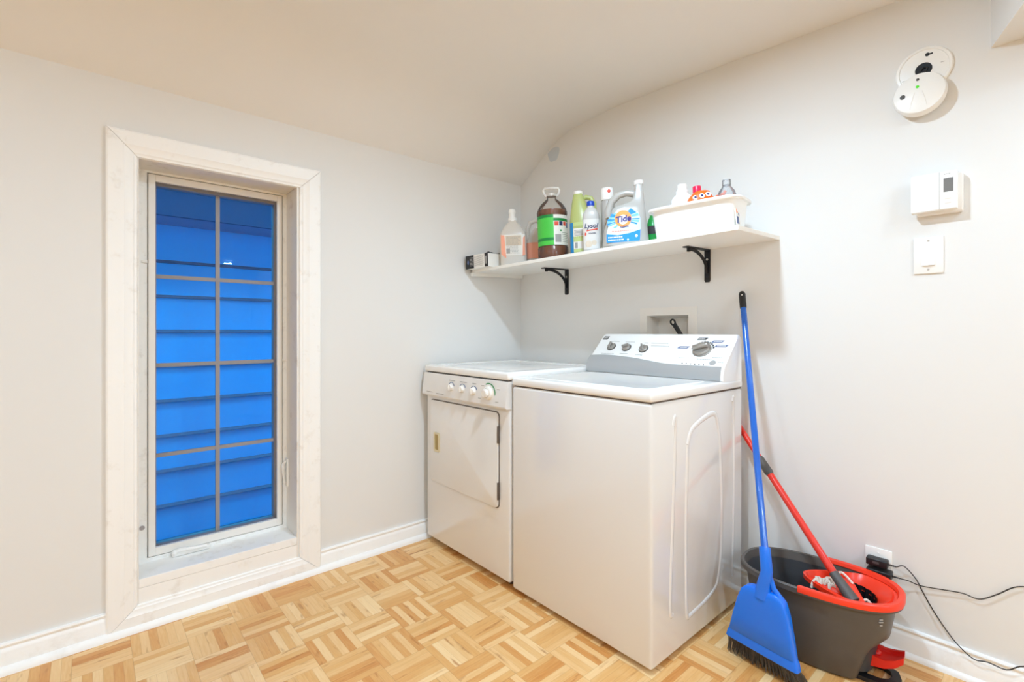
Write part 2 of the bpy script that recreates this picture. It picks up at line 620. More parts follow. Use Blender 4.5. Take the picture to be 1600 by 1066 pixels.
# baseboards: profile (depth, height), then a quarter round shoe
BP = [(0, 0), (0.016, 0), (0.016, 0.058), (0.0145, 0.061), (0.0145, 0.066), (0.011, 0.074), (0.0065, 0.079), (0.0065, 0.083),
      (0.012, 0.086), (0.013, 0.090), (0.011, 0.0945), (0, 0.0955)]
SHOE = [(0.015, 0)] + [(0.015 + 0.021 * math.cos(a), 0.024 * math.sin(a)) for a in [R(d) for d in (0, 20, 40, 60, 80, 90)]]


def base_W(name, y0, y1, label):
    g = G()
    g.prism([(d, z) for d, z in BP], 'y', y0, y1)
    g.prism([(d, z) for d, z in SHOE], 'y', y0, y1)
    return struct(g.obj(name, 'base'), label, 'baseboard')


base_W('baseboard_left', RY, -2.049, 'white moulded baseboard left of the window')
base_W('baseboard_left.001', -1.279, -0.001, 'white moulded baseboard between window and dryer')
g = G()
g.prism(SHOE, 'y', -2.049, -1.279)
struct(g.obj('trim_2', 'base'), 'white quarter round along the floor under the window', 'trim')
g = G()
g.prism([(-d, z) for d, z in BP], 'x', 0.0, RX)
g.prism([(-d * .75, z * .8) for d, z in SHOE], 'x', 0.0, RX)
struct(g.obj('baseboard_back', 'base'), 'white moulded baseboard behind the bucket', 'baseboard', B=True)

# ------------------------------------------------------------------ window casing (mitred, four sides) and window
CP = [(0.0, 0.0), (0.0, 0.017), (0.006, 0.021), (0.030, 0.0215), (0.046, 0.019), (0.052, 0.0195), (0.060, 0.016), (0.078, 0.0145), (0.083, 0.011),
      (0.090, 0.010), (0.094, 0.0)]          # (distance from the outer edge, thickness)
OY0, OY1, OZ0, OZ1 = -2.049, -1.279, 0.012, 1.870


def casing(p):
    w = 0.094
    sides = {'l': [(OY0, OZ0), (OY0, OZ1), (1, 0)], 'r': [(OY1, OZ0), (OY1, OZ1), (-1, 0)], 't': [(OY0, OZ1), (OY1, OZ1), (0, -1)],
             'b': [(OY0, OZ0), (OY1, OZ0), (0, 1)]}
    for k, (a, b, d) in sides.items():
        g = G()
        ra, rb = [], []
        f = 0.86 if k == 'b' else 1.0
        for t, h in CP:
            if k in 'lr':
                y = a[0] + d[0] * t
                ra.append((h, y, a[1] + t * .86 + .0009))
                rb.append((h, y, b[1] - t - .0009))
            else:
                z = a[1] + d[1] * t * f
                ra.append((h, a[0] + t + .0009, z))
                rb.append((h, b[0] - t - .0009, z))
        g.loft([ra, rb])
        g.obj('casing_board', 'trim', p, angle=25)


tr = tag(bpy.data.objects.new('trim_1', None), 'white mitred casing around the tall window', 'trim', kind='structure')
COL.objects.link(tr)
casing(tr)

win = tag(bpy.data.objects.new('window_1', None), 'tall narrow casement window with blue dusk outside', 'window', kind='structure')
COL.objects.link(win)
FX = -0.15                                       # inner face of the frame
IY0, IY1, IZ0, IZ1 = -1.953, -1.382, 0.186, 1.778
g = G()                                          # jamb boards lining the opening
g.box(FX - .08, 0.004, WY0 - .002, IY0, WZ0, WZ1)
g.box(FX - .08, 0.004, IY1, WY1 + .002, WZ0, WZ1)
g.box(FX - .08, 0.004, IY0, IY1, IZ1, WZ1 + .002)
g.obj('window_jamb', 'jamb', win, smooth=False)
g = G()                                          # stool and apron under the window
g.box(FX - .08, 0.003, IY0, IY1, 0.150, 0.184, 0.002)
g.box(-0.03, 0.0025, IY0, IY1, 0.088, 0.1495)
g.obj('window_sill', 'trim', win, smooth=False)
# vinyl frame
SY0, SY1, SZ0, SZ1 = -1.913, -1.402, 0.203, 1.766   # outline of the insect screen


def ring(g, x0, x1, a, b, bev=0.0):
    """Rectangular frame between outline a and b = (y0, y1, z0, z1)."""
    g.box(x0, x1, a[0], b[0], a[2], a[3], bev)
    g.box(x0, x1, b[1], a[1], a[2], a[3], bev)
    g.box(x0, x1, b[0], b[1], b[3], a[3], bev)
    g.box(x0, x1, b[0], b[1], a[2], b[2], bev)


g = G()
ring(g, FX - .09, FX, (IY0, IY1, 0.184, IZ1), (SY0 - .004, SY1 + .003, SZ0 - .003, SZ1 + .003))
ring(g, FX - .09, FX - .022, (SY0 - .006, SY1 + .006, SZ0 - .006, SZ1 + .006), (-1.893, -1.418, 0.222, 1.75))
g.obj('window_frame', 'vinyl', win, smooth=False)
g = G()
ring(g, FX - .016, FX + .002, (SY0, SY1, SZ0, SZ1), (-1.889, -1.424, 0.235, 1.738), 0.0012)
sf = g.obj('screen_frame', 'screenfr', win, smooth=False)
g = G()
g.box(FX - .010, FX - .0095, -1.892, -1.421, 0.232, 1.741)
g.obj('insect_screen', 'screen', sf, smooth=False)
g = G()
for y, z in ((SY0 - .012, 1.405), (SY1 + .010, 0.985)):
    g.box(FX, FX + .006, y - .010, y + .010, z - .005, z + .005, 0.001)
g.obj('screen_clip', 'screenfr', sf)
g = G()
ring(g, -0.225, -0.178, (-1.893, -1.418, 0.222, 1.75), (-1.884, -1.429, 0.232, 1.728))
sash = g.obj('sash', 'sash', win, smooth=False)
g = G()
g.box(-0.203, -0.200, -1.887, -1.426, 0.229, 1.731)
g.obj('glass_pane', 'glass', sash, smooth=False)
g = G()
g.box(-0.199, -0.187, -1.669, -1.653, 0.232, 1.728)
for z in (1.352, 0.981, 0.603):
    g.box(-0.198, -0.188, -1.884, -1.669, z - .008, z + .008)
    g.box(-0.198, -0.188, -1.653, -1.429, z - .008, z + .008)
g.obj('grille_bars', 'grille', sash, smooth=False)
# crank operator and sash lock
g = G()
g.box(FX, FX + .028, -1.835, -1.70, 0.186, 0.203, 0.004)
cr = g.obj('crank_operator', 'vinyl', win)
g = G()
g.tube([(FX + .02, -1.83, 0.203), (FX + .03, -1.81, 0.212), (FX + .034, -1.77, 0.209), (FX + .034, -1.715, 0.206)],
       [.009, .010, .008, .007], 10)
g.sphere((FX + .022, -1.825, 0.204), 0.013)
g.obj('crank_handle', 'vinyl', cr)
g = G()
g.box(FX + .002, FX + .030, IY1 - .006, IY1 + .001, 0.385, 0.515, 0.002)
lk = g.obj('lock_plate', 'vinyl', win)
g = G()
g.tube([(FX + .016, IY1 - .010, 0.505), (FX + .022, IY1 - .022, 0.49), (FX + .020, IY1 - .020, 0.45), (FX + .014, IY1 - .012, 0.40)],
       [.007, .008, .007, .005], 10)
g.obj('lock_lever', 'vinyl', lk)
g = G()
g.cyl((FX, -1.933, 0.328), (FX + .004, -1.933, 0.328), 0.009, n=14)
g.obj('frame_plug', 'sash', win)

# ------------------------------------------------------------------ outside: lap siding of the house next door
nb = thing('neighbouring_house', 'blue dusk-lit house wall of wide lap siding outside the window', 'house', (-1.25, -1.4, -1.2), B=False)
g = G()
zs = [1.745 + .21 * 1] + [1.535 - .2096 * k for k in range(14)]
y0, y1 = -3.6, 3.2
prof = []
zt = 1.99
for k in range(14):
    zb = 1.535 - .2096 * k
    prof += [(-1.262, zt), (-1.252, zb + .016)]
    zt = zb + .016
for i in range(0, len(prof), 2):
    (xa, za), (xb, zb) = prof[i], prof[i + 1]
    g.prism([(xa - nb.location.x, za - nb.location.z), (xb - nb.location.x, zb - nb.location.z), (xb - .03 - nb.location.x, zb - nb.location.z),
             (xa - .03 - nb.location.x, za - nb.location.z)], 'y', y0, y1)
g.obj('siding', 'siding', nb, smooth=False)
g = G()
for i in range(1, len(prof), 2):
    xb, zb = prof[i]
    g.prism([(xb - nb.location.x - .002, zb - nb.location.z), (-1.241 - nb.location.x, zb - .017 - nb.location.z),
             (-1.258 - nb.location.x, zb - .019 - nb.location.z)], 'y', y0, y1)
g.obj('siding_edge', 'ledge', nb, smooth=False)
g = G()
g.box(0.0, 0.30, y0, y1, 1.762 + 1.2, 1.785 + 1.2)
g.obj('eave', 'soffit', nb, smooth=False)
g = G()
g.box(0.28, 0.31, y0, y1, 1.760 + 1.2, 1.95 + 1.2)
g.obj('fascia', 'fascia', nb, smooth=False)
g = G()
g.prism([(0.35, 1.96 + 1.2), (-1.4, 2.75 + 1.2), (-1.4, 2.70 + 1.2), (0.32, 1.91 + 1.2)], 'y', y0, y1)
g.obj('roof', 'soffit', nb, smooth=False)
g = G()
g.box(-1.30, -0.25, -9, 7, -0.40, -0.35)
struct(g.obj('ground', 'soil', smooth=False), 'dark ground strip between the houses', 'ground')

# ------------------------------------------------------------------ recessed lamps and added fill lamps
DL = ['recessed ceiling lamp above the front of the washer', 'recessed ceiling lamp behind the camera', 'recessed lamp under the bulkhead',
      'added unseen fill lamp at the window end of the ceiling', 'added unseen fill lamp in the middle of the ceiling',
      'recessed ceiling lamp at the far end of the room']
for i, (x, y, z, w, r) in enumerate(LAMPS):
    t = thing('recessed_lamp', DL[i], 'lamp', (x, y, z), B=False, group='recessed ceiling lamps')
    g = G()
    n = 32
    pr = [(r + .004, -.004), (r + .006, -.010), (r + .022, -.006), (r + .024, 0.016), (r + .004, 0.016), (r + .004, -.004)]
    g.lathe(pr, n, cap0=False, cap1=False)
    g.obj('trim_ring', 'white', t)
    g = G()
    g.lathe([(r + .003, 0.004), (r + .003, 0.016)], n)
    g.obj('lamp_lens', 'lens', t)

# ------------------------------------------------------------------ dryer
DX0, DX1, DYF, DYB = 0.040, 0.728, -0.731, -0.09
dr = thing('clothes_dryer', 'white front-load dryer with four knobs beside the window wall', 'dryer', (0.378, -0.37, 0), B=False)
ox, oy = 0.378, -0.37
X = lambda x: x - ox
Yv = lambda y: y - oy
g = G()
g.box(X(DX0 + .006), X(DX1 - .004), Yv(DYF + .006), Yv(DYB), 0.028, 0.904, 0.010, 3)
g.obj('cabinet', 'enamel', dr)
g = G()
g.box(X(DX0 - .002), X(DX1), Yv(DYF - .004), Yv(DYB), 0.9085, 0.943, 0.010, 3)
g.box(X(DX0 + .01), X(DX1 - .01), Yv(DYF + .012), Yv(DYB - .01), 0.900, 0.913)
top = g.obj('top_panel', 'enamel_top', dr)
g = G()                                           # raised border on the top
ring2 = [(DX0 + .010, DX1 - .010, DYF + .010, DYB - .008), (DX0 + .055, DX1 - .055, DYF + .060, DYB - .05)]
(a0, a1, b0, b1), (c0, c1, d0, d1) = ring2
for q in ((a0, c0, b0, b1), (c1, a1, b0, b1), (c0, c1, b0, d0), (c0, c1, d1, b1)):
    g.box(X(q[0]), X(q[1]), Yv(q[2]), Yv(q[3]), 0.9425, 0.9445)
g.obj('top_border', 'enamel_top', top, smooth=False)
g = G()
g.box(X(DX0 + .004), X(DX1 - .004), Yv(DYF + .012), Yv(DYF + .02), 0.903, 0.912)
g.obj('top_seam', 'gasket', dr, smooth=False)
g = G()                                           # control panel, bulging slightly, with a lower lip
pp = [(DYF + .02, 0.904), (DYF - .003, 0.904), (DYF - .008, 0.890), (DYF - .0175, 0.806), (DYF - .019, 0.793), (DYF - .013, 0.785), (DYF + .02, 0.783)]
g.prism([(Yv(y), z) for y, z in pp], 'x', X(DX0 - .001), X(DX1 - .002), 0.0)
pan = g.obj('control_panel', 'enamel', dr, angle=20)
pn = Vector((0, -0.994, -0.0)).normalized()


def dpan_y(z):
    return DYF - .008 - (0.890 - z) / .084 * .0095


KN = [(0.308, 0.845, .017, 'small'), (0.402, 0.845, .017, 'small'), (0.492, 0.843, .017, 'small'), (0.605, 0.845, .031, 'big')]
for i, (x, z, r, k) in enumerate(KN):
    y = dpan_y(z)
    M = Matrix.Translation((X(x), Yv(y), z)) @ Matrix.Rotation(R(90), 4, 'X')
    g = G()
    g.lathe([(r * 1.22, 0), (r * 1.22, .002), (r, .003), (r * .96, .012), (r * .80, .016), (0.001, .0165)], 28, mtx=M)
    kn = g.obj('knob', 'knobwhite', pan)
    g = G()
    if k == 'big':
        g.lathe([(r * .62, .012), (r * .60, .028), (r * .5, .031), (.001, .0312)], 24, mtx=M)
    else:
        g.box(-.004, .004, -r * .85, r * .85, .012, .021, .002, mtx=M)
    g.obj('knob_grip', 'knobwhite', kn)
    g = G()                                       # coloured arc printed round the knob
    a0, a1 = ((20, 150) if k == 'small' else (-10, 120))
    arcs = [(a0, a1, 'printblue' if k == 'small' else 'greendk')] + ([(-75, -20, 'printblue')] if k == 'big' else [])
    for q0, q1, mm in arcs:
        g = G()
        ra, rb = r * 1.34, r * 1.34 + (.004 if k == 'big' else .0022)
        pts = [R(q0 + (q1 - q0) * j / 14) for j in range(15)]
        poly = [(ra * math.cos(t), ra * math.sin(t)) for t in pts] + [(rb * math.cos(t), rb * math.sin(t)) for t in reversed(pts)]
        g.prism(poly, 'z', -0.0005, 0.0008, mtx=M)
        g.obj('printed_arc', mm, pan, smooth=False)

for x, z, w in ((0.308, .878, .05), (0.402, .878, .05), (0.492, .878, .03), (0.11, .806, .055), (0.21, .803, .07), (0.556, .874, .02),
                (0.67, .866, .018), (0.665, .811, .018), (0.54, .816, .02)):
    g = G()
    y = dpan_y(z)
    xx = x - w / 2
    while xx < x + w / 2:
        ww = random.uniform(.003, .007)
        g.box(X(xx), X(xx + ww), Yv(y - .0008), Yv(y + .001), z - .0018, z + .0018)
        xx += ww + .002
    g.obj('printed_lettering', 'print', pan, smooth=False)
# door
dx0, dx1, dz0, dz1 = 0.092, 0.655, 0.337, 0.762
g = G()
rr = 0.022


def rrect(x0, x1, z0, z1, r, n=6):
    pts = []
    for cx, cz, a in ((x1 - r, z1 - r, 0), (x0 + r, z1 - r, 90), (x0 + r, z0 + r, 180), (x1 - r, z0 + r, 270)):
        for k in range(n + 1):
            t = R(a + 90 * k / n)
            pts.append((cx + r * math.cos(t), cz + r * math.sin(t)))
    return pts


g.prism([(X(x), z) for x, z in rrect(dx0 - .003, dx1 + .003, dz0 - .003, dz1 + .0035, rr)], 'y', Yv(DYF + .003), Yv(DYF + .009))
gap = g.obj('door_gap', 'gasket', dr, smooth=False)
g = G()
g.prism([(X(x), z) for x, z in rrect(dx0, dx1, dz0, dz1, rr)], 'y', Yv(DYF - .006), Yv(DYF + .008), 0.004)
door = g.obj('door', 'enamel', dr)
g = G()
hx0, hx1, hz0, hz1 = 0.138, 0.190, 0.498, 0.598
ph = rrect(hx0, hx1, hz0, hz1, .008)
pi_ = rrect(hx0 + .010, hx1 - .010, hz0 + .010, hz1 - .010, .006)
g.loft([[(X(x), Yv(DYF - .006), z) for x, z in ph], [(X(x), Yv(DYF - .0105), z) for x, z in ph], [(X(x), Yv(DYF - .0105), z) for x, z in pi_],
        [(X(x), Yv(DYF - .0065), z) for x, z in pi_]], False, False)
hd = g.obj('door_handle', 'almond', door)
g = G()
g.prism([(X(x), z) for x, z in pi_], 'y', Yv(DYF - .0072), Yv(DYF - .0062))
g.obj('handle_recess', 'almond_dark', hd, smooth=False)
for z in (0.665, 0.415):
    g = G()
    g.box(X(dx1 + .0005), X(dx1 + .007), Yv(DYF - .008), Yv(DYF + .004), z - .038, z + .038, .001)
    g.obj('hinge', 'gasket', door)
for x in (DX0 + .06, DX1 - .05):
    for y in (DYF + .06, DYB - .06):
        g = G()
        g.cyl((X(x), Yv(y), 0), (X(x), Yv(y), .030), .016, n=14)
        g.obj('foot', 'greypl', dr)

# ------------------------------------------------------------------ washer
WX0, WX1, WYF, WYB = 0.739, 1.424, -0.722, -0.05
ox, oy = 1.07, -0.38
wa = thing('washing_machine', 'white top-load washer with silver-banded console, right of the dryer', 'washer', (ox, oy, 0), B=False)
X = lambda x: x - ox
Yv = lambda y: y - oy
g = G()
g.box(X(WX0), X(WX1), Yv(WYF), Yv(WYB), 0.016, 0.886, 0.011, 3)
# pressed ribs and panel on the right side
sx = X(WX1)


def rib(pts, r):
    g.tube(spline([(sx - r * 1.55, Yv(y), z) for y, z in pts], 5), r * 2.1, 16)


def side(u0, z0):     # y by fraction from the front, z
    return (WYF + u0 * (WYB - WYF), z0)


rib([side(.20, .80), side(.205, .815), side(.22, .81), side(.20, .55), side(.17, .20), side(.19, .15)], .007)
rib([side(.86, .84), side(.87, .85), side(.88, .83), side(.885, .5), side(.865, .16), side(.86, .14)], .006)
rib([side(.34, .72), side(.40, .775), side(.62, .81), side(.68, .76), side(.71, .66)], .008)
rib([side(.34, .72), side(.325, .45), side(.33, .14), side(.36, .105)], .007)
rib([side(.71, .66), side(.73, .40), side(.70, .20), side(.62, .13), side(.36, .105)], .007)
g.obj('cabinet', 'enamel', wa, angle=40)
g = G()
g.box(X(WX0 + .008), X(WX1 - .006), Yv(WYF + .007), Yv(WYB), 0.884, 0.893)
g.obj('lid_seam', 'gasket', wa, smooth=False)
g = G()
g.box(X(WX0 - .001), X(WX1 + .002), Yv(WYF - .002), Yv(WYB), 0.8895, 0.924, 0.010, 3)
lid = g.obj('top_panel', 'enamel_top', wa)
g = G()
a = (WX0 + .040, WX1 - .045, WYF + .045, -.255)
b = (WX0 + .060, WX1 - .065, WYF + .065, -.27)
qa = [(X(x), Yv(y), .9235) for x, y in rrect(a[0], a[1], a[2], a[3], .03)]
qb = [(X(x), Yv(y), .9265) for x, y in rrect(a[0] + .004, a[1] - .004, a[2] + .004, a[3] - .004, .03)]
qc = [(X(x), Yv(y), .9265) for x, y in rrect(b[0] - .006, b[1] + .006, b[2] - .006, b[3] + .006, .02)]
qd = [(X(x), Yv(y), .9245) for x, y in rrect(b[0], b[1], b[2], b[3], .02)]
g.loft([qa, qb, qc, qd], False, True)
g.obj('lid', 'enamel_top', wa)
# console
CF = [(-.200, .921), (-.224, .925), (-.226, .940), (-.221, .965), (-.212, .985), (-.155, 1.041), (-.105, 1.090), (-.094, 1.102), (-.085, 1.108),
      (-.068, 1.109), (-.055, 1.100), (-.052, .921)]
cx0, cx1 = 0.747, 1.411


def con_ring(x, s=1.0, dz=0):
    cy, cz = -.13, .921
    return [(X(x), Yv(cy + (y - cy) * s), cz + (z - cz) * s) for y, z in CF]


g = G()
g.loft([con_ring(cx0 - .014, .90), con_ring(cx0 - .008, .97), con_ring(cx0), con_ring(cx1), con_ring(cx1 + .009, .985), con_ring(cx1 + .013, .94)])
con = g.obj('console', 'console', wa, angle=28)


def fy(z):
    P = CF[1:8]
    for (ya, za), (yb, zb) in zip(P, P[1:]):
        if za <= z <= zb:
            return ya + (yb - ya) * (z - za) / (zb - za)
    return P[-1][0]


g = G()                                           # silver band with the waved upper edge
nx, nz = 40, 8
outer, inner = [], []


def wave(t):
    s = min(1, max(0, (t - .28) / .42))
    s = s * s * (3 - 2 * s)
    return 1.004 - .022 * s + (.004 * math.sin(t * PI / .3) if t < .3 else 0)


rings = []
for i in range(nx + 1):
    t = i / nx
    x = cx0 - .012 + (cx1 + .003 - cx0 + .012) * t
    zt = wave(t)
    rings.append([(X(x), Yv(fy(.9262 + (zt - .9262) * k / nz) - .0035), .9262 + (zt - .9262) * k / nz) for k in range(nz + 1)]
                 + [(X(x), Yv(fy(zt) + .004), zt), (X(x), Yv(fy(.93) + .008), .9262)])
g.loft(rings)
g.obj('console_band', 'silver', con, angle=40)
SN = math.atan2(.117, .115)                        # console slope
SLO = lambda x, s, h=0.0: Matrix.Translation((X(x), Yv(-.212 + .117 / .16405 * s), .985 + .115 / .16405 * s)) @ Matrix.Rotation(R(44.5), 4, 'X') @ Matrix.Translation((0, 0, h))
# (in this frame x runs along the console, y up the slope, z out of it)
for i, (x, s, ang) in enumerate(((0.832, .086, 100), (0.923, .083, 25), (1.019, .079, 125))):
    M = SLO(x, s)
    g = G()
    g.lathe([(.0235, -.001), (.0235, .003), (.020, .004)], 28, mtx=M)
    kn = g.obj('knob', 'darkring', con)
    g = G()
    g.lathe([(.0205, .003), (.0205, .006), (.0165, .008), (.016, .014), (.001, .0145)], 28, mtx=M)
    g.obj('knob_dial', 'knobmetal', kn)
    g = G()
    g.box(-.017, .017, -.0045, .0045, .012, .024, .002, mtx=M @ Matrix.Rotation(R(ang), 4, 'Z'))
    g.obj('knob_grip', 'knobmetal', kn)
M = SLO(1.302, .084)
g = G()
g.lathe([(.040, -.001), (.040, .004), (.037, .005), (.001, .005)], 36, mtx=M)
kn = g.obj('cycle_dial', 'knobmetal', con)
g = G()
g.lathe([(.036, .004), (.035, .013), (.031, .016), (.001, .0165)], 36, mtx=M)
g.obj('dial_face', 'knobmetal', kn)
g = G()
g.box(-.033, .033, -.010, .010, .014, .034, .006, 3, mtx=M @ Matrix.Rotation(R(22), 4, 'Z'))
g.obj('knob_grip', 'knobmetal', kn)
g = G()                                           # printed ticks around the dial
for k in range(11):
    t = R(20 + k * 15)
    for rr_ in (.046,):
        g.box(-.0045, .0045, -.0035, .0035, -.0005, .0008, mtx=M @ Matrix.Rotation(t, 4, 'Z') @ Matrix.Translation((rr_ + .001, 0, 0)) @ Matrix.Rotation(R(90), 4, 'Z'))
g.obj('printed_ring', 'printdark', con, smooth=False)
for (x, s, w, m, tx) in ((1.280, .150, .040, 'printdark', 'ROL'), (1.352, .135, .046, 'printblue', 'ROL'), (1.376, .110, .048, 'printblue', ''), (1.212, .096, .046, 'printblue', '')):
    M2 = SLO(x, s)
    g = G()
    h = .0065
    g.prism([(-w / 2 - .004, -h), (w / 2 - .004, -h), (w / 2 + .004, h), (-w / 2 + .004, h)], 'z', -.0005, .0008, mtx=M2)
    tg = g.obj('cycle_tag', m, con, smooth=False)
    g = G()
    xx = -w / 2 + .006
    while xx < w / 2 - .008:
        ww = random.uniform(.003, .006)
        g.box(xx, xx + ww, -.0022, .0022, 0, .0012, mtx=M2)
        xx += ww + .0012
    g.obj('tag_print', 'paper', tg, smooth=False)
g = G()
for (x, s, w, rows) in ((1.085, .118, .085, 1), (1.095, .100, .09, 1), (.832, .124, .05, 1), (.832, .04, .07, 1), (.923, .122, .05, 1), (1.015, .118, .02, 1),
                        (.923, .045, .04, 1), (1.01, .040, .03, 1), (1.24, .035, .05, 1), (1.33, .032, .06, 1), (1.38, .045, .04, 1), (1.40, .018, .015, 2)):
    g = G()
    M2 = SLO(x, s)
    xx = -w / 2
    while xx < w / 2:
        ww = random.uniform(.003, .007)
        g.box(xx, xx + ww, -.0014, .0014, -.0003, .0007, mtx=M2)
        xx += ww + .002
    g.obj('printed_lettering', 'print', con, smooth=False)
for k in range(6):
    g = G()
    g.lathe([(.0028, -.0005), (.0028, .001), (.0001, .0011)], 10, mtx=SLO(1.243 + .019 * k, .0035 - .0005 * k))
    g.obj('indicator_light', 'printdark', con, smooth=False)
g = G()
g.lathe([(.013, -.001), (.013, .002), (.010, .003), (.0001, .0031)], 24, mtx=SLO(1.372, .014))
g.obj('start_button', 'print', con)
g = G()                                           # square emblem at the left
M2 = SLO(.766, .147)
g.prism([(-.017, -.011), (.013, -.011), (.018, .011), (-.012, .011)], 'z', -.0005, .0008, mtx=M2)
em = g.obj('emblem', 'printdark', con, smooth=False)
g = G()
g.prism([(-.012, -.003), (.010, -.001), (.011, .001), (-.011, -.0005)], 'z', 0, .0012, mtx=M2)
g.prism([(-.009, .003), (.012, .004), (.0125, .006), (-.008, .005)], 'z', 0, .0012, mtx=M2)
g.obj('emblem_stroke', 'paper', em, smooth=False)
for x in (WX0 + .05, WX1 - .05):
    for y in (WYF + .05, WYB - .05):
        g = G()
        g.cyl((X(x), Yv(y), 0), (X(x), Yv(y), .016), .018, n=14)
        g.obj('foot', 'greypl', wa)

# ------------------------------------------------------------------ recessed washer box in the wall and the black tool beside it
wbx = thing('washer_outlet_box', 'white recessed plastic box in the wall above the washer console', 'wall box', (1.035, 0, 1.03))
g = G()
X = lambda x: x - 1.035
Z = lambda z: z - 1.03
oa = [(X(.885), Z(1.0)), (X(1.187), Z(1.0)), (X(1.187), Z(1.239)), (X(.885), Z(1.239))]
ia = [(X(bx0), Z(1.03)), (X(bx1), Z(1.03)), (X(bx1), Z(1.20)), (X(bx0), Z(1.20))]
ib = [(X(bx0 + .012), Z(1.04)), (X(bx1 - .012), Z(1.04)), (X(bx1 - .012), Z(1.188)), (X(bx0 + .012), Z(1.188))]
g.loft([[(x, 0.0, z) for x, z in oa], [(x, -.005, z) for x, z in oa], [(x, -.006, z) for x, z in ia], [(x, .085, z) for x, z in ib]], False, True)
g.obj('box_frame', 'offwhite', wbx, smooth=False)
for x in (.985, 1.085):
    g = G()
    g.cyl((X(x), .045, Z(1.041)), (X(x), .045, Z(1.075)), .014, n=16)
    g.obj('supply_valve', 'steel', wbx)
tl = thing('brush_handle', 'black plastic tool handle with a hanging hole, leaning behind the washer console', 'brush handle', (1.245, -.046, .94))
g = G()
p0, p1 = Vector((-.005, .006, .0)), Vector((-.168, .014, .232))
d = (p1 - p0)
L = d.length
Mh = Matrix.Translation(p0) @ d.to_track_quat('Z', 'Y').to_matrix().to_4x4()
g.tube([(0, 0, 0), (0, 0, L * .5), (0, 0, L * .93)], [.009, .010, .012], 14, mtx=Mh, sq=.55)
n = 20
ringc = []
for k in range(n + 1):
    t = 2 * PI * k / n
    ringc.append((.011 * math.cos(t), 0, L * .93 + .012 + .013 * math.sin(t)))
g.tube(ringc, .0045, 8, mtx=Mh @ Matrix.Rotation(R(90), 4, 'Z'))
g.obj('handle', 'black', tl)

# ------------------------------------------------------------------ shelf
def zb(x, y):
    return 1.4795 + .012 * x + .037 * y


STH = .0165


def zt_(x, y):
    return zb(x, y) + STH


TILT = Matrix.Rotation(.037, 4, 'X') @ Matrix.Rotation(-.012, 4, 'Y')
sh = thing('wall_shelf', 'long white shelf board on two black brackets above the machines', 'shelf', (0.77, 0, 1.48))
ox, oz = .77, 1.48
SX0, SX1, SYF = 0.006, 1.538, -.402
g = G()
q0 = [(SX0, 0), (SX1, 0), (SX1, SYF), (SX0, SYF)]
g.loft([[(x - ox, y, zb(x, y) - oz) for x, y in q0], [(x - ox, y, zt_(x, y) - oz) for x, y in q0]])
bmesh.ops.bevel(g.bm, geom=list(g.bm.edges), offset=.001, segments=1, affect='EDGES')
g.obj('board', 'shelf', sh, smooth=False)
g = G()
zc = zb(.02, 0)
g.loft([[(.003 - ox, -.41, zb(0, -.41) - oz - .020), (.022 - ox, -.41, zb(0, -.41) - oz - .020), (.022 - ox, -.41, zb(0, -.41) - oz), (.003 - ox, -.41, zb(0, -.41) - oz)],
        [(.003 - ox, -.004, zc - oz - .020), (.022 - ox, -.004, zc - oz - .020), (.022 - ox, -.004, zc - oz), (.003 - ox, -.004, zc - oz)]])
g.obj('cleat', 'shelf', sh, smooth=False)
for bxx in (.392, 1.236):
    z0 = zb(bxx, 0) - oz
    w = .013
    g = G()
    zf = zb(bxx, -.20) - oz
    # arm under the board, leg on the wall
    g.loft([[(bxx - ox - w, -.003, z0), (bxx - ox + w, -.003, z0), (bxx - ox + w, -.003, z0 - .005), (bxx - ox - w, -.003, z0 - .005)],
            [(bxx - ox - w, -.205, zf), (bxx - ox + w, -.205, zf), (bxx - ox + w, -.205, zf - .005), (bxx - ox - w, -.205, zf - .005)]])
    g.prism([(x + bxx - ox, zz + z0) for x, zz in ((-w, -.001), (w, -.001), (w, -.140), (w * .7, -.148), (-w * .7, -.148), (-w, -.140))], 'y', -.006, 0)
    br = g.obj('bracket', 'blackmetal', sh, smooth=False)
    g = G()
    cc = []
    for k in range(13):                            # curved brace
        t = R(90 * k / 12)
        yy = -.175 + .168 * math.sin(t)
        cc.append((bxx - ox, yy, z0 - .108 + .100 * math.cos(t) + .037 * yy * (1 - k / 12)))
    g.tube(cc, .0055, 8, sq=1.6)
    g.box(bxx - ox - .006, bxx - ox + .006, -.182, -.170, zf - .020, zf - .002)
    g.obj('bracket_brace', 'blackmetal', br)
    for zz in (-.045, -.125):
        g = G()
        g.lathe([(.005, 0), (.005, .0015), (.003, .003), (.0001, .0032)], 12, mtx=Matrix.Translation((bxx - ox, -.006, z0 + zz)) @ Matrix.Rotation(R(90), 4, 'X'))
        g.obj('screw', 'steel' if zz > -.1 else 'blackmetal', br)


def on_shelf(name, label, cat, x, y, yaw, group='cleaning supplies on the shelf'):
    return thing(name, label, cat, (x, y, zt_(x, y) + .0004), R(yaw), True, group, TILT)


def dashes(g, x0, x1, z0, z1, rows, y, hgt, lo=.003, hi=.008, gapx=.002, mtx=None, fill=.9, bend=None):
    for r_ in range(rows):
        z = z1 - (z1 - z0) * (r_ + .5) / rows
        xx = x0
        xe = x0 + (x1 - x0) * random.uniform(fill - .25, fill)
        while xx < xe:
            ww = random.uniform(lo, hi)
            g.box(xx, min(xx + ww, x1), y, y + .0012, z - hgt / 2, z + hgt / 2, mtx=mtx)
            xx += ww + gapx


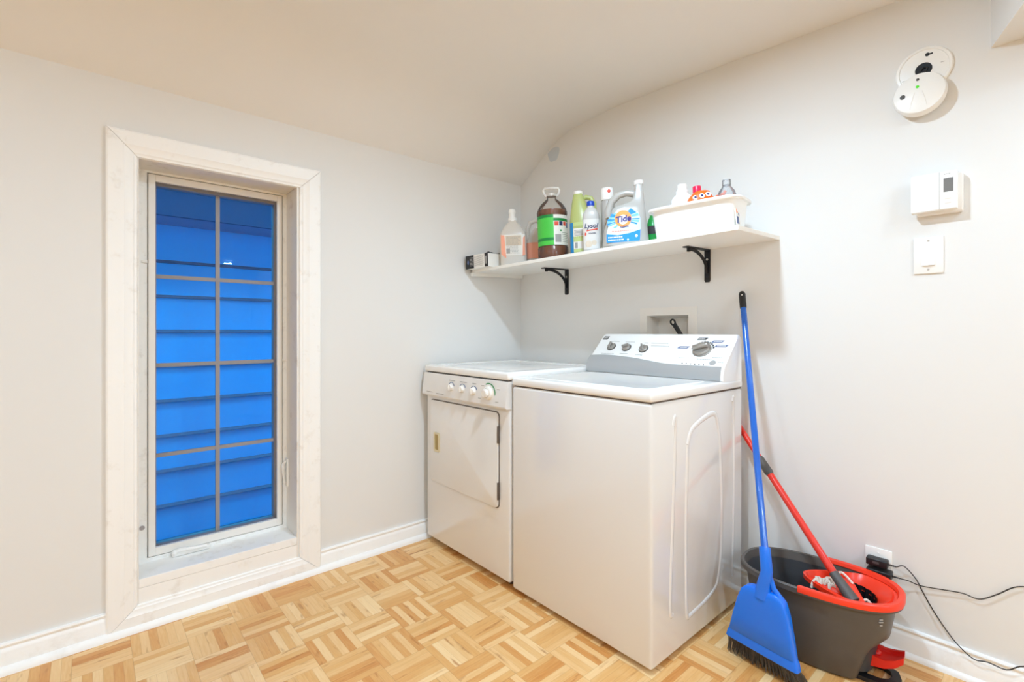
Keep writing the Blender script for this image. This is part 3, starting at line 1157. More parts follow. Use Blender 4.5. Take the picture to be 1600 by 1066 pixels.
def cap_ridged(g, r, z0, z1, n=36, cx=0, cy=0):
    rings = []
    for z, s in ((z0, 1), (z1 - .002, 1), (z1, .93)):
        rings.append([(cx + r * s * (1 + .03 * (k % 2)) * math.cos(2 * PI * k / n), cy + r * s * (1 + .03 * (k % 2)) * math.sin(2 * PI * k / n), z) for k in range(n)])
    g.loft(rings)


def curved_panel(g, a, b, e, y_sign, t0, t1, z0, z1, off=.0012, n=24, cx=0, cy=0):
    """Patch of a rounded-rectangle wall between angles t0..t1 (degrees, -90 = front)."""
    r0, r1 = [], []
    for k in range(n + 1):
        t = R(t0 + (t1 - t0) * k / n)
        x, y = spt(cx, cy, a + off, b + off, t, e)
        r0.append((x, y, z0))
        r1.append((x, y, z1))
    rin = [(spt(cx, cy, a - .001, b - .001, R(t0 + (t1 - t0) * k / n), e)) for k in range(n + 1)]
    ra = r0 + [(x, y, z0) for x, y in reversed(rin)]
    rb = r1 + [(x, y, z1) for x, y in reversed(rin)]
    g.loft([ra, rb])


# 1 small black and white box overhanging the left end
bx = on_shelf('small_carton', 'small black and white carton lying at the left end of the shelf', 'box', .102, -.386, 4, None)
g = G()
g.box(-.088, .092, -.062, .060, 0, .074, .001)
g.obj('carton', 'paper', bx, smooth=False)
for x0, x1 in ((-.0885, -.020), (.070, .0925)):
    g = G()
    g.box(x0, x1, -.0628, -.058, .0, .0742)
    pb = g.obj('black_panel', 'black', bx, smooth=False)
    g = G()
    if x0 < 0:
        dashes(g, -.052, -.026, .012, .064, 7, -.0638, .0035, fill=1.0)
    else:
        g.box(.077, .086, -.0638, -.0615, .016, .058)
    g.obj('white_print', 'print', pb, smooth=False)
g = G()
g.box(-.0888, -.085, -.0625, .058, 0, .0742)
g.obj('black_end', 'black', bx, smooth=False)
g = G()
dashes(g, -.014, .064, .008, .068, 11, -.0632, .0018, fill=.98)
g.obj('grey_print', 'print', bx, smooth=False)
g = G()
g.sphere((-.068, -.0628, .036), .010, 0.7, .1, 1.3)
g.obj('blue_emblem', 'printblue', bx)
gl = thing('wire_clip', 'small dark bent clip lying on the black and white carton', 'clip', (.120, -.350, zt_(.120, -.350) + .0775))
g = G()
g.tube([(-.005, -.03, .0), (.0, -.038, .008), (.010, -.03, .014), (.012, -.012, .010), (.014, .006, .006), (.03, .016, .003), (.058, .012, .001)], .0035, 8)
g.tube([(.0, -.02, .001), (.012, -.03, .010), (.024, -.016, .010), (.03, .0, .004), (.04, .02, .001)], .003, 8)
g.obj('clip_wire', 'black', gl)

# 2 milky square bottle with peach label
b2 = on_shelf('detergent_bottle', 'milky white bottle with peach label and white dispensing cap', 'bottle', .265, -.305, 46)
g = G()
a, b = .074, .046
g.sup([(0, 0, a - .006, b - .006, 0), (0, 0, a, b, .006), (0, 0, a, b, .165), (0, 0, a * .97, b * .97, .180), (0, 0, a * .74, b * .80, .207), (0, 0, .034, .030, .232), (0, 0, .024, .024, .240), (0, 0, .022, .022, .252)], e=5)
g.obj('body', 'milky', b2)
g = G()
cap_ridged(g, .0235, .247, .268)
g.lathe([(.017, .268), (.017, .290), (.020, .296), (.020, .308), (.015, .316), (.0001, .317)], 24)
g.obj('cap', 'white', b2)
g = G()
g.prism([(-.066, .055), (.066, .055), (.066, .168), (-.066, .168)], 'y', -b - .0014, -b + .002)
lb = g.obj('label', 'paper', b2, smooth=False)
for pq in ([(-.066, .060), (-.040, .040), (-.046, .165), (-.066, .168)], [(.050, .050), (.066, .056), (.066, .160), (.056, .150)]):
    g = G()
    g.prism(pq, 'y', -b - .0022, -b)
    g.obj('label_peach', 'peach', lb, smooth=False)
g = G()
g.prism([(-.040, .108), (.046, .108), (.046, .163), (-.040, .163)], 'y', -b - .0020, -b)
g.obj('label_cream', 'cream', lb, smooth=False)
g = G()
dashes(g, -.036, .046, .062, .158, 13, -b - .0034, .0018, fill=.95)
g.obj('label_print', 'print', lb, smooth=False)
g = G()
g.box(-.038, -.018, -b - .0036, -b, .064, .092)
g.obj('bar_code', 'print', lb, smooth=False)

# 3 jug behind it
b3 = on_shelf('handled_jug', 'white jug with loop handle and peach label, half hidden behind two bottles', 'jug', .322, -.160, 40)
g = G()
g.sup([(0, 0, .066, .050, 0), (0, 0, .070, .054, .006), (0, 0, .070, .054, .13), (.006, 0, .060, .048, .175), (.020, 0, .034, .034, .225), (.026, 0, .022, .022, .25), (.026, 0, .020, .020, .268)], e=3)
g.obj('body', 'milky', b3)
g = G()
g.tube([(.020, 0, .243), (-.010, 0, .262), (-.045, 0, .25), (-.060, 0, .215), (-.060, 0, .16), (-.050, 0, .13)], .013, 12)
g.obj('handle', 'milky', b3)
g = G()
cap_ridged(g, .022, .266, .288, cx=.026)
g.obj('cap', 'white', b3)
g = G()
curved_panel(g, .070, .054, 3, -1, -150, -30, .04, .13)
lb = g.obj('label', 'peach', b3)
g = G()
g.box(.015, .05, -.057, -.05, .07, .10)
g.obj('label_print', 'bluelabel', lb, smooth=False)

# 4 big clear jug of brown cleaner with green label
b4 = on_shelf('cleaner_jug', 'large clear jug of brown liquid with a bright green label', 'jug', .547, -.285, 42)
r4 = .079
g = G()
g.lathe([(r4 - .010, 0), (r4 - .002, .004), (r4, .014), (r4, .060), (r4 - .003, .066), (r4 - .003, .226), (r4, .232), (r4, .246), (r4 * .93, .262), (.058, .288), (.032, .311), (.024, .318), (.022, .338), (.022, .348)], 40, cap1=False)
g.obj('body', 'clear', b4)
g = G()
rl = r4 - .004
g.lathe([(rl - .010, .003), (rl - .001, .008), (rl, .016), (rl, .060), (rl - .003, .066), (rl - .003, .226), (rl - .001, .240), (rl - .002, .254), (.0001, .255)], 40)
g.obj('liquid', 'brown', b4)


def cyl_panel(g, r, a0, a1, z0, z1, off=.0, n=24, th=.0012):
    """Patch round a cylinder; angle 0 faces the front (-y), positive to the right."""
    ra, rb = [], []
    for k in range(n + 1):
        t = R(a0 + (a1 - a0) * k / n)
        ra.append(((r + th) * math.sin(t), -(r + th) * math.cos(t)))
    ri = [((r - .0005) * math.sin(R(a0 + (a1 - a0) * k / n)), -(r - .0005) * math.cos(R(a0 + (a1 - a0) * k / n))) for k in range(n, -1, -1)]
    pl = ra + ri
    g.loft([[(x, y, z0) for x, y in pl], [(x, y, z1) for x, y in pl]])


g = G()
cyl_panel(g, r4 - .003, -100, 5, .069, .222)
lb = g.obj('label', 'green', b4)
for z0 in (.092, .208):
    g = G()
    cyl_panel(g, r4 - .0018, -100, 5, z0, z0 + .0148, th=.0006)
    g.obj('label_band', 'greendk', lb)
g = G()
cyl_panel(g, r4 - .003, 5, 108, .069, .222)
lw = g.obj('label_back', 'paper', b4)
g = G()
cyl_panel(g, r4 - .0018, 5, 108, .190, .204, th=.0006)
g.obj('label_band', 'greendk', lw)
for a0, a1, z0, z1, mm in ((8, 24, .166, .186, 'redprint'), (27, 42, .166, .188, 'navy'), (46, 60, .168, .188, 'redprint'), (64, 80, .160, .186, 'printblue'), (30, 37, .138, .146, 'greendk'), (10, 34, .082, .122, 'print')):
    g = G()
    cyl_panel(g, r4 - .0018, a0, a1, z0, z1, th=.0008, n=8)
    g.obj('label_picture', mm, lw)
g = G()
for k in range(6):
    cyl_panel(g, r4 - .0018, 40, 40 + random.uniform(30, 50), .085 + .009 * k, .088 + .009 * k, th=.0006, n=8)
g.obj('label_print', 'print', lw)
g = G()
cap_ridged(g, .0255, .330, .345)
g.obj('cap', 'milky', b4)
g = G()                                            # carrying ring at the neck
g.tube([(-.024, 0, .330), (-.038, 0, .345), (-.042, 0, .362), (-.036, 0, .372), (0, 0, .376), (.036, 0, .372), (.042, 0, .362), (.038, 0, .345), (.024, 0, .330)], .0042, 8, sq=1.7)
g.obj('carry_handle', 'milky', b4)

# 5 yellow-green jug
b5 = on_shelf('bleach_jug', 'yellow-green translucent jug with white cap and side handle', 'jug', .715, -.245, 36)
g = G()
g.sup([(0, 0, .060, .048, 0), (0, 0, .064, .052, .006), (0, 0, .066, .054, .14), (-.003, 0, .060, .050, .18), (-.010, 0, .047, .043, .225), (-.015, 0, .036, .034, .265), (-.018, 0, .026, .026, .30), (-.018, 0, .022, .022, .312)], e=2.6)
g.obj('body', 'yellowgreen', b5)
g = G()
g.tube([(-.005, 0, .285), (.020, 0, .296), (.044, 0, .290), (.058, 0, .262), (.060, 0, .22), (.055, 0, .17)], .012, 12)
g.obj('handle', 'yellowgreen', b5)
g = G()
cap_ridged(g, .023, .311, .327, cx=-.018)
g.obj('cap', 'white', b5)
g = G()
curved_panel(g, .064, .052, 2.6, -1, -140, -40, .02, .165)
lb = g.obj('label', 'ygpale', b5)
g = G()
curved_panel(g, .065, .053, 2.6, -1, -158, -128, .008, .165)
g.obj('label_edge', 'bluelabel', lb)
for z0, z1 in ((.095, .135), (.035, .07)):
    g = G()
    curved_panel(g, .065, .053, 2.6, -1, -126, -60, z0, z1)
    g.obj('label_white', 'paper', lb)
g = G()
curved_panel(g, .0662, .0542, 2.6, -1, -118, -106, .038, .066)
g.obj('bar_code', 'print', lb)
g = G()
for k in range(5):
    curved_panel(g, .0662, .0542, 2.6, -1, -120, -90 + random.uniform(-8, 14), .100 + .006 * k, .1025 + .006 * k)
g.obj('label_print', 'print', lb)

# 6 small disinfectant bottle
b6 = on_shelf('disinfectant_bottle', 'small pale bottle with dark blue cap, in front of the yellow-green jug', 'bottle', .838, -.335, 36)
g = G()
g.sup([(0, 0, .037, .027, 0), (0, 0, .040, .029, .005), (0, 0, .040, .029, .065), (0, 0, .037, .027, .085), (0, 0, .037, .027, .13), (0, 0, .040, .029, .155), (0, 0, .037, .028, .178), (0, 0, .024, .022, .200), (0, 0, .016, .016, .207), (0, 0, .015, .015, .22)], e=3)
g.obj('body', 'lysol', b6)
g = G()
cap_ridged(g, .0175, .215, .237)
g.obj('cap', 'capblue', b6)
g = G()
curved_panel(g, .040, .029, 3, -1, -150, -30, .012, .150)
lb = g.obj('label', 'lysollabel', b6)
g = G()
g.text('Lysol', .030, mtx=Matrix.Translation((-.001, -.0308, .118)), shear=.25, bold=.0005)
g.text('POWER', .0095, mtx=Matrix.Translation((.004, -.0308, .083)))
g.obj('lettering', 'navy', lb, smooth=False)
g = G()
g.prism([(-.022, .094), (.030, .100), (.030, .105), (-.020, .100)], 'y', -.0312, -.028)
g.sphere((-.026, -.0303, .082), .005, .8, .2, 1.5)
g.obj('red_mark', 'redprint', lb, smooth=False)
g = G()
g.sphere((-.012, -.0300, .035), .016, 1.0, .06, 1)
g.sphere((.012, -.0300, .040), .012, 1.0, .06, 1)
g.obj('flower_picture', 'cream', lb)

# 7 slim spray behind
b7 = on_shelf('air_freshener', 'slim grey spray bottle, white cap with red dot, left of the blue-labelled jug', 'spray bottle', .894, -.280, 36)
g = G()
g.lathe([(.029, 0), (.031, .004), (.031, .215), (.028, .232), (.022, .244)], 32)
g.obj('body', 'milkyclear', b7)
g = G()
g.lathe([(.0285, .238), (.0285, .282), (.026, .294), (.001, .296)], 32)
cp_ = g.obj('cap', 'white', b7)
g = G()
g.sphere((.008, -.0275, .275), .008, 1, .25, 1)
g.obj('red_dot', 'redprint', cp_)

# 8 blue-labelled detergent jug
b8 = on_shelf('laundry_detergent_jug', 'grey detergent jug with blue and orange label reading Tide', 'jug', 1.012, -.318, 33)
g = G()
D = .050


def tring(z, x0, x1, d):
    return [spt((x0 + x1) / 2, 0, (x1 - x0) / 2, d, 2 * PI * k / 48, 4.2) + (z,) for k in range(48)]


g.loft([tring(0, -.094, .094, D - .005), tring(.006, -.100, .100, D), tring(.03, -.099, .100, D), tring(.08, -.090, .096, D), tring(.12, -.076, .092, D - .001),
        tring(.15, -.060, .090, D - .003), tring(.166, -.055, .088, D - .006), tring(.178, -.042, .087, D - .012), tring(.187, -.004, .087, D - .017), tring(.197, .026, .086, D - .02), tring(.215, .038, .085, .024),
        tring(.245, .045, .083, .0195), tring(.274, .047, .081, .0175)])
g.obj('body', 'milkyclear', b8)
g = G()
g.tube([(-.068, 0, .135), (-.070, 0, .165), (-.056, 0, .205), (-.026, 0, .232), (.010, 0, .240), (.046, 0, .232), (.066, 0, .222)], [.019, .017, .016, .0155, .015, .015, .015], 14)
g.obj('handle', 'milkyclear', b8)
g = G()
cap_ridged(g, .0205, .270, .288, cx=.064)
g.obj('cap', 'white', b8)
yl = -D - .0006
lp = [(-.080, .022), (-.076, .018), (.058, .018), (.062, .022), (.066, .075), (.066, .115), (.058, .142), (.034, .162), (.0, .168), (-.028, .160), (-.050, .135), (-.066, .100), (-.078, .060)]
g = G()
g.prism(lp, 'y', yl, yl + .004)
lb = g.obj('label', 'tidelight', b8, smooth=False)
g = G()
g.prism([(-.080, .022), (-.076, .018), (.058, .018), (.062, .022), (.0655, .066), (.02, .054), (-.03, .048), (-.0785, .056)], 'y', yl - .0008, yl + .002)
g.obj('label_band', 'tideblue', lb, smooth=False)
g = G()
cxr, czr = -.006, .118
for mm, lst in (('tidemid', ((62, 74, .046), (8, 22, .068), (-22, -12, .070), (166, 174, .060), (188, 196, .07), (206, 213, .074), (226, 236, .062), (134, 144, .050))), ('tideblue', ((26, 58, .064), (-9, -3, .07), (146, 164, .058), (178, 187, .066), (198, 204, .074), (-34, -26, .068)))):
    for a0, a1, rr_ in lst:
        g = G()
        t0, t1 = R(a0), R(a1)
        pts = [(cxr + .03 * math.cos(t0), czr + .03 * math.sin(t0)), (cxr + rr_ * math.cos(t0), czr + .78 * rr_ * math.sin(t0)), (cxr + rr_ * math.cos(t1), czr + .78 * rr_ * math.sin(t1)), (cxr + .03 * math.cos(t1), czr + .03 * math.sin(t1))]
        g.prism(pts, 'y', yl - .0006, yl + .002)
        g.obj('label_ray', mm, lb, smooth=False)
g = G()
for rr_, h in ((.036, .0010), ):
    g.lathe([(rr_, -.002), (rr_, h), (.0001, h + .0002)], 32, mtx=Matrix.Translation((cxr, yl, czr)) @ Matrix.Rotation(R(90), 4, 'X'))
ob = g.obj('bullseye', 'tideorange', lb, smooth=False)
g = G()
g.lathe([(.021, .0008), (.021, .0016), (.0001, .0018)], 32, mtx=Matrix.Translation((cxr, yl, czr - .004)) @ Matrix.Rotation(R(90), 4, 'X'))
g.obj('bullseye_centre', 'paper', ob, smooth=False)
g = G()
g.text('Tide', .036, mtx=Matrix.Translation((cxr, yl - .0026, czr - .002)) @ Matrix.Rotation(R(-6), 4, 'Y'), shear=.15, bold=.0012)
g.text('CLEAN', .011, mtx=Matrix.Translation((cxr + .004, yl - .0016, .083)), bold=.0003)
g.obj('lettering', 'tidetext', lb, smooth=False)
g = G()
dashes(g, -.072, -.005, .022, .046, 2, yl - .0018, .0055, fill=1.0)
g.sphere((.048, yl - .0008, .040), .006, 1, .1, 1)
g.sphere((.012, yl - .0008, .026), .004, 1, .1, 1)
g.obj('white_print', 'paper', lb, smooth=False)
g = G()
dashes(g, -.056, .048, .058, .074, 1, yl - .0016, .004, fill=1.0)
g.obj('peach_print', 'peach', lb, smooth=False)

# 9 green bottle behind
b9 = on_shelf('green_bottle', 'green bottle with white cap, seen between detergent jug and white bin', 'bottle', 1.024, -.105, 30)
g = G()
g.lathe([(.028, 0), (.030, .004), (.030, .11), (.024, .14), (.014, .160), (.013, .168)], 28)
g.obj('body', 'greenbottle', b9)
g = G()
cap_ridged(g, .0155, .164, .186)
g.obj('cap', 'white', b9)
g = G()
cyl_panel(g, .030, -80, 80, .075, .112)
g.obj('label', 'printdark', b9)

# 10 white bin
bn = on_shelf('white_dish_bin', 'white plastic bin at the right end of the shelf, holding bottles', 'bin', 1.333, -.277, 7, group=None)
g = G()
HB = .122


def bring(a, b, z, e=6):
    return [spt(0, 0, a, b, 2 * PI * k / 56, e) + (z,) for k in range(56)]


g.loft([bring(.149, .084, 0), bring(.154, .089, .004), bring(.166, .099, HB - .012), bring(.169, .102, HB - .008), bring(.181, .114, HB - .010, 5), bring(.183, .116, HB - .006, 5), bring(.182, .115, HB, 5), bring(.172, .105, HB + .001, 5.5),
        bring(.164, .097, HB - .004), bring(.152, .086, .006), bring(.147, .081, .004)], True, True)
g.obj('tub', 'whitebin', bn)
g = G()
Ms = Matrix.Translation((.1590, -.048, .058)) @ Matrix.Rotation(R(90), 4, 'Z') @ Matrix.Rotation(R(-5), 4, 'X')
g.box(-.022, .022, -.0012, .002, -.042, .042, mtx=Ms)
stk = g.obj('sticker', 'paper', bn, smooth=False)
g = G()
g.box(-.021, .021, -.002, .001, .030, .037, mtx=Ms)
g.box(-.020, .006, -.002, .001, -.038, -.010, mtx=Ms)
g.box(.008, .018, -.002, .001, -.005, .025, mtx=Ms)
g.obj('sticker_print', 'printblue', stk, smooth=False)
g = G()
g.box(-.018, .004, -.0022, .001, .004, .024, mtx=Ms)
g.obj('sticker_picture', 'peach', stk, smooth=False)


def in_bin(name, label, cat, dx, dy, yaw):
    x, y = 1.340 + dx, -.277 + dy
    return thing(name, label, cat, (x, y, zt_(x, y) + .0055), R(yaw), True, 'bottles in the white bin', TILT)


w1 = in_bin('softener_bottle', 'white bottle with white cap standing at the left in the white bin', 'bottle', -.085, .020, 30)
g = G()
g.sup([(0, 0, .040, .030, 0), (0, 0, .044, .034, .006), (0, 0, .046, .036, .145), (0, 0, .044, .034, .163), (0, 0, .034, .030, .176), (0, 0, .025, .025, .184), (0, 0, .022, .022, .190)], e=2.6)
g.obj('body', 'white', w1)
g = G()
g.lathe([(.026, .186), (.026, .197), (.0225, .200), (.0195, .204), (.0195, .224), (.017, .226), (.0001, .2265)], 28)
g.obj('cap', 'white', w1)
w2 = in_bin('orange_bottle', 'orange rounded bottle with red cap and three white spots in the bin', 'bottle', .004, .000, 40)
g = G()
g.sup([(0, 0, .045, .030, 0), (0, 0, .056, .036, .02), (0, 0, .064, .040, .08), (0, 0, .062, .040, .115), (0, 0, .048, .036, .148), (.0, 0, .036, .030, .162), (.004, 0, .030, .026, .172), (.006, 0, .022, .018, .176)], e=2.3)
g.tube([(.044, 0, .134), (.064, -.002, .148), (.086, -.004, .157), (.094, -.004, .170)], [.012, .009, .007, .005], 10)
bo = g.obj('body', 'orange', w2)
g = G()
cap_ridged(g, .0155, .168, .196, cx=-.014)
g.obj('cap', 'magenta', w2)
for k, (x, z) in enumerate(((-.028, .145), (-.004, .150), (.020, .155))):
    Mx = Matrix.Translation((x, -.0335 + .003 * abs(k - 1), z)) @ Matrix.Rotation(R(90 - 22), 4, 'X')
    g = G()
    g.lathe([(.0105, -.006), (.0105, .0015), (.0001, .003)], 20, mtx=Mx)
    e_ = g.obj('white_spot', 'paper', w2)
    g = G()
    g.lathe([(.0048, .000), (.0048, .0032), (.0001, .0042)], 16, mtx=Mx)
    g.obj('dark_dot', 'eyeblue', e_)
w3 = in_bin('clear_bottle', 'clear colourless bottle at the right in the white bin', 'bottle', .086, .050, 20)
g = G()
g.lathe([(.034, 0), (.038, .004), (.040, .12), (.038, .14), (.029, .166), (.016, .184), (.0135, .190)], 28)
g.obj('body', 'clear_w', w3)
g = G()
cap_ridged(g, .0155, .186, .210)
g.obj('cap', 'clear_w', w3)

# ------------------------------------------------------------------ smoke detector, thermostat, switch, outlet
sd = thing('smoke_detector', 'round white smoke alarm hanging loose from its mounting plate high on the wall', 'smoke alarm', (1.992, 0, 2.012))
M = Matrix.Rotation(R(90), 4, 'X')
g = G()
g.lathe([(.076, 0), (.076, .006), (.073, .009), (.066, .010), (.0645, .007), (.060, .008), (.023, .008), (.021, .003), (.0001, .002)], 44, mtx=M)
sb = g.obj('mounting_plate', 'white', sd)
g = G()
g.lathe([(.0225, .001), (.0225, .0085), (.0001, .0086)], 28, mtx=M)
g.obj('wire_hole', 'holedark', sb)
g = G()
g.tube([(-.008, -.009, -.004), (.000, -.014, .006), (.010, -.012, .002), (.004, -.010, -.010)], .0025, 8)
g.obj('wire', 'wire', sd)
g = G()
g.box(.008, .024, -.0092, -.007, .044, .049, .001)
g.cyl((.010, -.0095, .0465), (.010, -.006, .0465), .006, n=12)
g.obj('screw_slot', 'holedark', sb)
for x0, x1, z in ((-.058, -.046, -.022), (.044, .054, .006)):
    g = G()
    g.box(x0, x1, -.0086, -.007, z, z + .0016)
    g.obj('embossed_mark', 'print', sb)
H = Matrix.Translation((-.007, -.030, -.092)) @ Matrix.Rotation(R(-6), 4, 'X')
g = G()
g.lathe([(.060, -.018), (.068, -.014), (.071, -.002), (.071, .010), (.067, .019), (.050, .0245), (.0001, .027)], 48, mtx=H @ M)
hd = g.obj('housing', 'white', sd)
g = G()
g.lathe([(.0045, .024), (.0045, .0285), (.0001, .029)], 14, mtx=H @ Matrix.Translation((-.003, 0, .018)) @ M)
g.obj('green_light', 'ledgreen', hd)
for x, z, r_ in ((-.042, -.004, .0075), (-.003, .044, .0045)):
    g = G()
    g.lathe([(r_, .018), (r_, .0262 if x < -.01 else .0257), (.0001, .0267)], 16, mtx=H @ Matrix.Translation((x, 0, z)) @ M)
    g.obj('button', 'darkring', hd)
g = G()
for sgn in (-1, 1):
    g.tube([(sgn * .010, -.0266, 0.0), (sgn * .018, -.0258, -.030), (sgn * .022, -.0232, -.052)], .0009, 6, mtx=H)
g.obj('grille_line', 'offwhite', hd)

th = thing('thermostat', 'white wall thermostat with small grey display', 'thermostat', (2.03, 0, 1.52))
g = G()
g.box(-.055, .062, -.030, 0, -.008, .118, .006)
g.obj('wall_base', 'white', th)
g = G()
g.box(-.066, .050, -.052, -.020, .000, .123, .002)
cv = g.obj('cover', 'whitebin', th, angle=30)
g = G()
g.box(.0065, .0075, -.0525, -.040, .001, .122)
g.obj('cover_seam', 'print', cv, smooth=False)
g = G()
g.box(.017, .041, -.0526, -.048, .055, .100, .001)
g.obj('display', 'lcd', cv, smooth=False)
for z in (.034, .020):
    g = G()
    g.box(.020, .036, -.0530, -.050, z - .0028, z + .0028, .001)
    g.obj('button', 'offwhite', cv)
g = G()
dashes(g, .018, .034, .110, .116, 1, -.0527, .0022, fill=1.0)
g.obj('printed_lettering', 'print', cv, smooth=False)

sw = thing('light_switch', 'white rocker light switch plate below the thermostat', 'light switch', (2.004, 0, 1.380))
g = G()
g.box(-.039, .039, -.007, 0, -.062, .062, .003)
g.obj('plate', 'white', sw)
g = G()
ring_o = (-.019, .019, -.036, .036)
g.prism([(-.0045, -.035), (-.007, -.035), (-.014, -.034), (-.0085, .0), (-.009, .034), (-.007, .035), (-.0045, .035)], 'x', -.0165, .0165)
g.obj('rocker', 'whitebin', sw, angle=15)
g = G()
for z in (.049, -.049):
    g.cyl((0, -.0082, z), (0, -.006, z), .0035, n=12)
g.obj('screw', 'steel', sw)

ot = thing('wall_outlet', 'white wall outlet plate above the baseboard, two black adapters plugged in', 'outlet', (1.867, 0, .281))
g = G()
g.box(-.039, .039, -.006, 0, -.063, .063, .003)
g.obj('plate', 'white', ot)
for z in (.020, -.020):
    g = G()
    g.prism(rrect(-.016, .016, z - .013, z + .013, .007), 'y', -.0075, -.004)
    g.obj('socket', 'offwhite', ot, smooth=False)
g = G()
g.cyl((0, -.0085, .047), (0, -.005, .047), .003, n=12)
g.obj('screw', 'white', ot)


def adapter(label, loc, size, cable):
    t = thing('power_adapter', label, 'power adapter', loc, group='power adapters in the wall outlet')
    w, d, h = size
    g = G()
    g.box(-w / 2, w / 2, -d, 0, -h / 2, h / 2, .004, 3)
    bd = g.obj('body', 'black', t)
    g = G()
    g.box(-w * .18, w * .12, -d - .0006, -d + .002, -h * .12, h * .18)
    g.obj('rating_mark', 'greypl', bd, smooth=False)
    g = G()
    x0 = w / 2
    for k in range(5):
        g.lathe([(.0036 - .0003 * k, 0), (.0036 - .0003 * k, .0035)], 12, mtx=Matrix.Translation((x0 - .002 + .005 * k, -d * .45, 0)) @ Matrix.Rotation(R(90), 4, 'Y'))
    pts = [(x0 + .004, -d * .45, 0), (x0 + .022, -d * .45, .0)] + [(x - loc[0], y - loc[1], z - loc[2]) for x, y, z in cable]
    g.tube(spline(pts, 6), .0018, 8)
    g.obj('cord', 'wire', t)
    return t


adapter('upper black power adapter in the wall outlet, its cord falling to the baseboard', (1.868, -.008, .303), (.062, .034, .026),
        [(1.942, -.020, .311), (1.972, -.016, .279), (1.990, -.014, .242), (2.015, -.012, .192), (2.053, -.016, .135), (2.084, -.026, .104), (2.118, -.028, .082), (2.148, -.028, .088), (2.190, -.026, .085), (2.226, -.022, .112), (2.30, -.02, .13), (2.45, -.02, .10), (2.7, -.05, .004)])
adapter('lower black power adapter in the wall outlet, its cord running along the wall', (1.875, -.008, .268), (.072, .045, .026),
        [(1.955, -.022, .266), (1.990, -.016, .260), (2.084, -.012, .274), (2.118, -.012, .270), (2.139, -.012, .277), (2.172, -.010, .305), (2.213, -.010, .343), (2.26, -.010, .345), (2.4, -.010, .31), (2.6, -.02, .16), (2.75, -.06, .004)])

# ------------------------------------------------------------------ mop bucket
BXC, BYC, BYAW = 1.727, -.208, 4.0
bk = thing('mop_bucket', 'grey oval mop bucket with red wringer beside the washer', 'bucket', (BXC, BYC, 0), R(BYAW))
NB = 64
RZ = .272


def oval(a, b, z, e=2.5, cx=0.0, notch=None):
    pts = []
    for k in range(NB):
        x, y = spt(cx, 0, a, b, 2 * PI * k / NB, e)
        if notch is not None and x > notch:
            x = notch + (x - notch) * .12
        pts.append((x, y, z))
    return pts


A_, B_ = .238, .151
g = G()
g.loft([oval(.172, .106, .004, 3, -.012, .120), oval(.180, .110, .010, 3, -.012, .126), oval(.194, .122, .09, 2.8, -.008, .150), oval(.200, .126, .118, 2.8, -.007, .164),
        oval(.204, .129, .134, 2.7, -.004, .184), oval(.208, .131, .150, 2.7, .0), oval(.216, .137, .20, 2.6), oval(.224, .142, .248, 2.5), oval(.228, .144, RZ - .022), oval(A_ + .004, B_ + .004, RZ - .020),
        oval(A_ + .004, B_ + .004, RZ - .004), oval(A_, B_, RZ), oval(A_ - .008, B_ - .008, RZ - .002), oval(A_ - .016, B_ - .015, RZ - .03)], True, False)
bd = g.obj('body', 'charcoal', bk, angle=40)
g = G()
g.loft([oval(A_ - .0155, B_ - .0145, RZ - .028), oval(.208, .130, .20, 2.6), oval(.18, .115, .14, 2.7), oval(.165, .100, .03, 3)], False, True)
g.obj('inside_wall', 'charcoal_in', bd)


def arc_oval(a, b, z, t0, t1, n=44, e=2.5):
    return [spt(0, 0, a, b, R(t0 + (t1 - t0) * k / n), e) + (z,) for k in range(n + 1)]


g = G()                                           # red rim over the right part of the bucket
T0, T1 = -93, 90
prof = [(A_ + .0065, B_ + .0065, RZ - .013), (A_ + .007, B_ + .007, RZ + .002), (A_ + .003, B_ + .003, RZ + .007), (A_ - .010, B_ - .010, RZ + .005), (A_ - .014, B_ - .014, RZ - .006), (A_ - .010, B_ - .010, RZ - .010), (A_ + .0035, B_ + .0035, RZ - .013)]
rings = []
n = 44
for k in range(n + 1):
    t = R(T0 + (T1 - T0) * k / n)
    rings.append([spt(0, 0, a, b, t, 2.5) + (z,) for a, b, z in prof])
g.loft(rings)
rim = g.obj('wringer_rim', 'red', bk, angle=50)
# red deck dishing down to the basket
hc, hr = .088, .088
g = G()
nd = 56
outer = []
for k in range(nd):
    t = 2 * PI * k / nd
    # ray from the basket centre to the deck edge
    ex, ey = math.cos(t), math.sin(t)
    best = None
    lo, hi = .02, .4
    for _ in range(30):
        m_ = (lo + hi) / 2
        x, y = hc + ex * m_, ey * m_
        inside = abs(x / (A_ - .013)) ** 2.5 + abs(y / (B_ - .013)) ** 2.5 < 1 and x > -.040 + .9 * abs(y) ** 1.7 * 6
        lo, hi = (m_, hi) if inside else (lo, m_)
    outer.append((hc + ex * lo, ey * lo))
ro = [(x, y, RZ - .008) for x, y in outer]
rm = [(hc + (x - hc) * .93, y * .93, RZ - .010) for x, y in outer]
rm2 = [(hc + (x - hc) * .90, y * .90, RZ - .005) for x, y in outer]
ri = [(hc + hr * math.cos(2 * PI * k / nd), hr * math.sin(2 * PI * k / nd), RZ - .030) for k in range(nd)]
rj = [(hc + (hr - .006) * math.cos(2 * PI * k / nd), (hr - .006) * math.sin(2 * PI * k / nd), RZ - .045) for k in range(nd)]
ru = [(x, y, RZ - .022) for x, y in outer]
g.loft([ru, ro, rm, rm2, ri, rj], False, False)
g.obj('wringer_deck', 'red', bk, angle=40)
g = G()                                           # black ribbed spin basket
rings = []
nb_ = 60
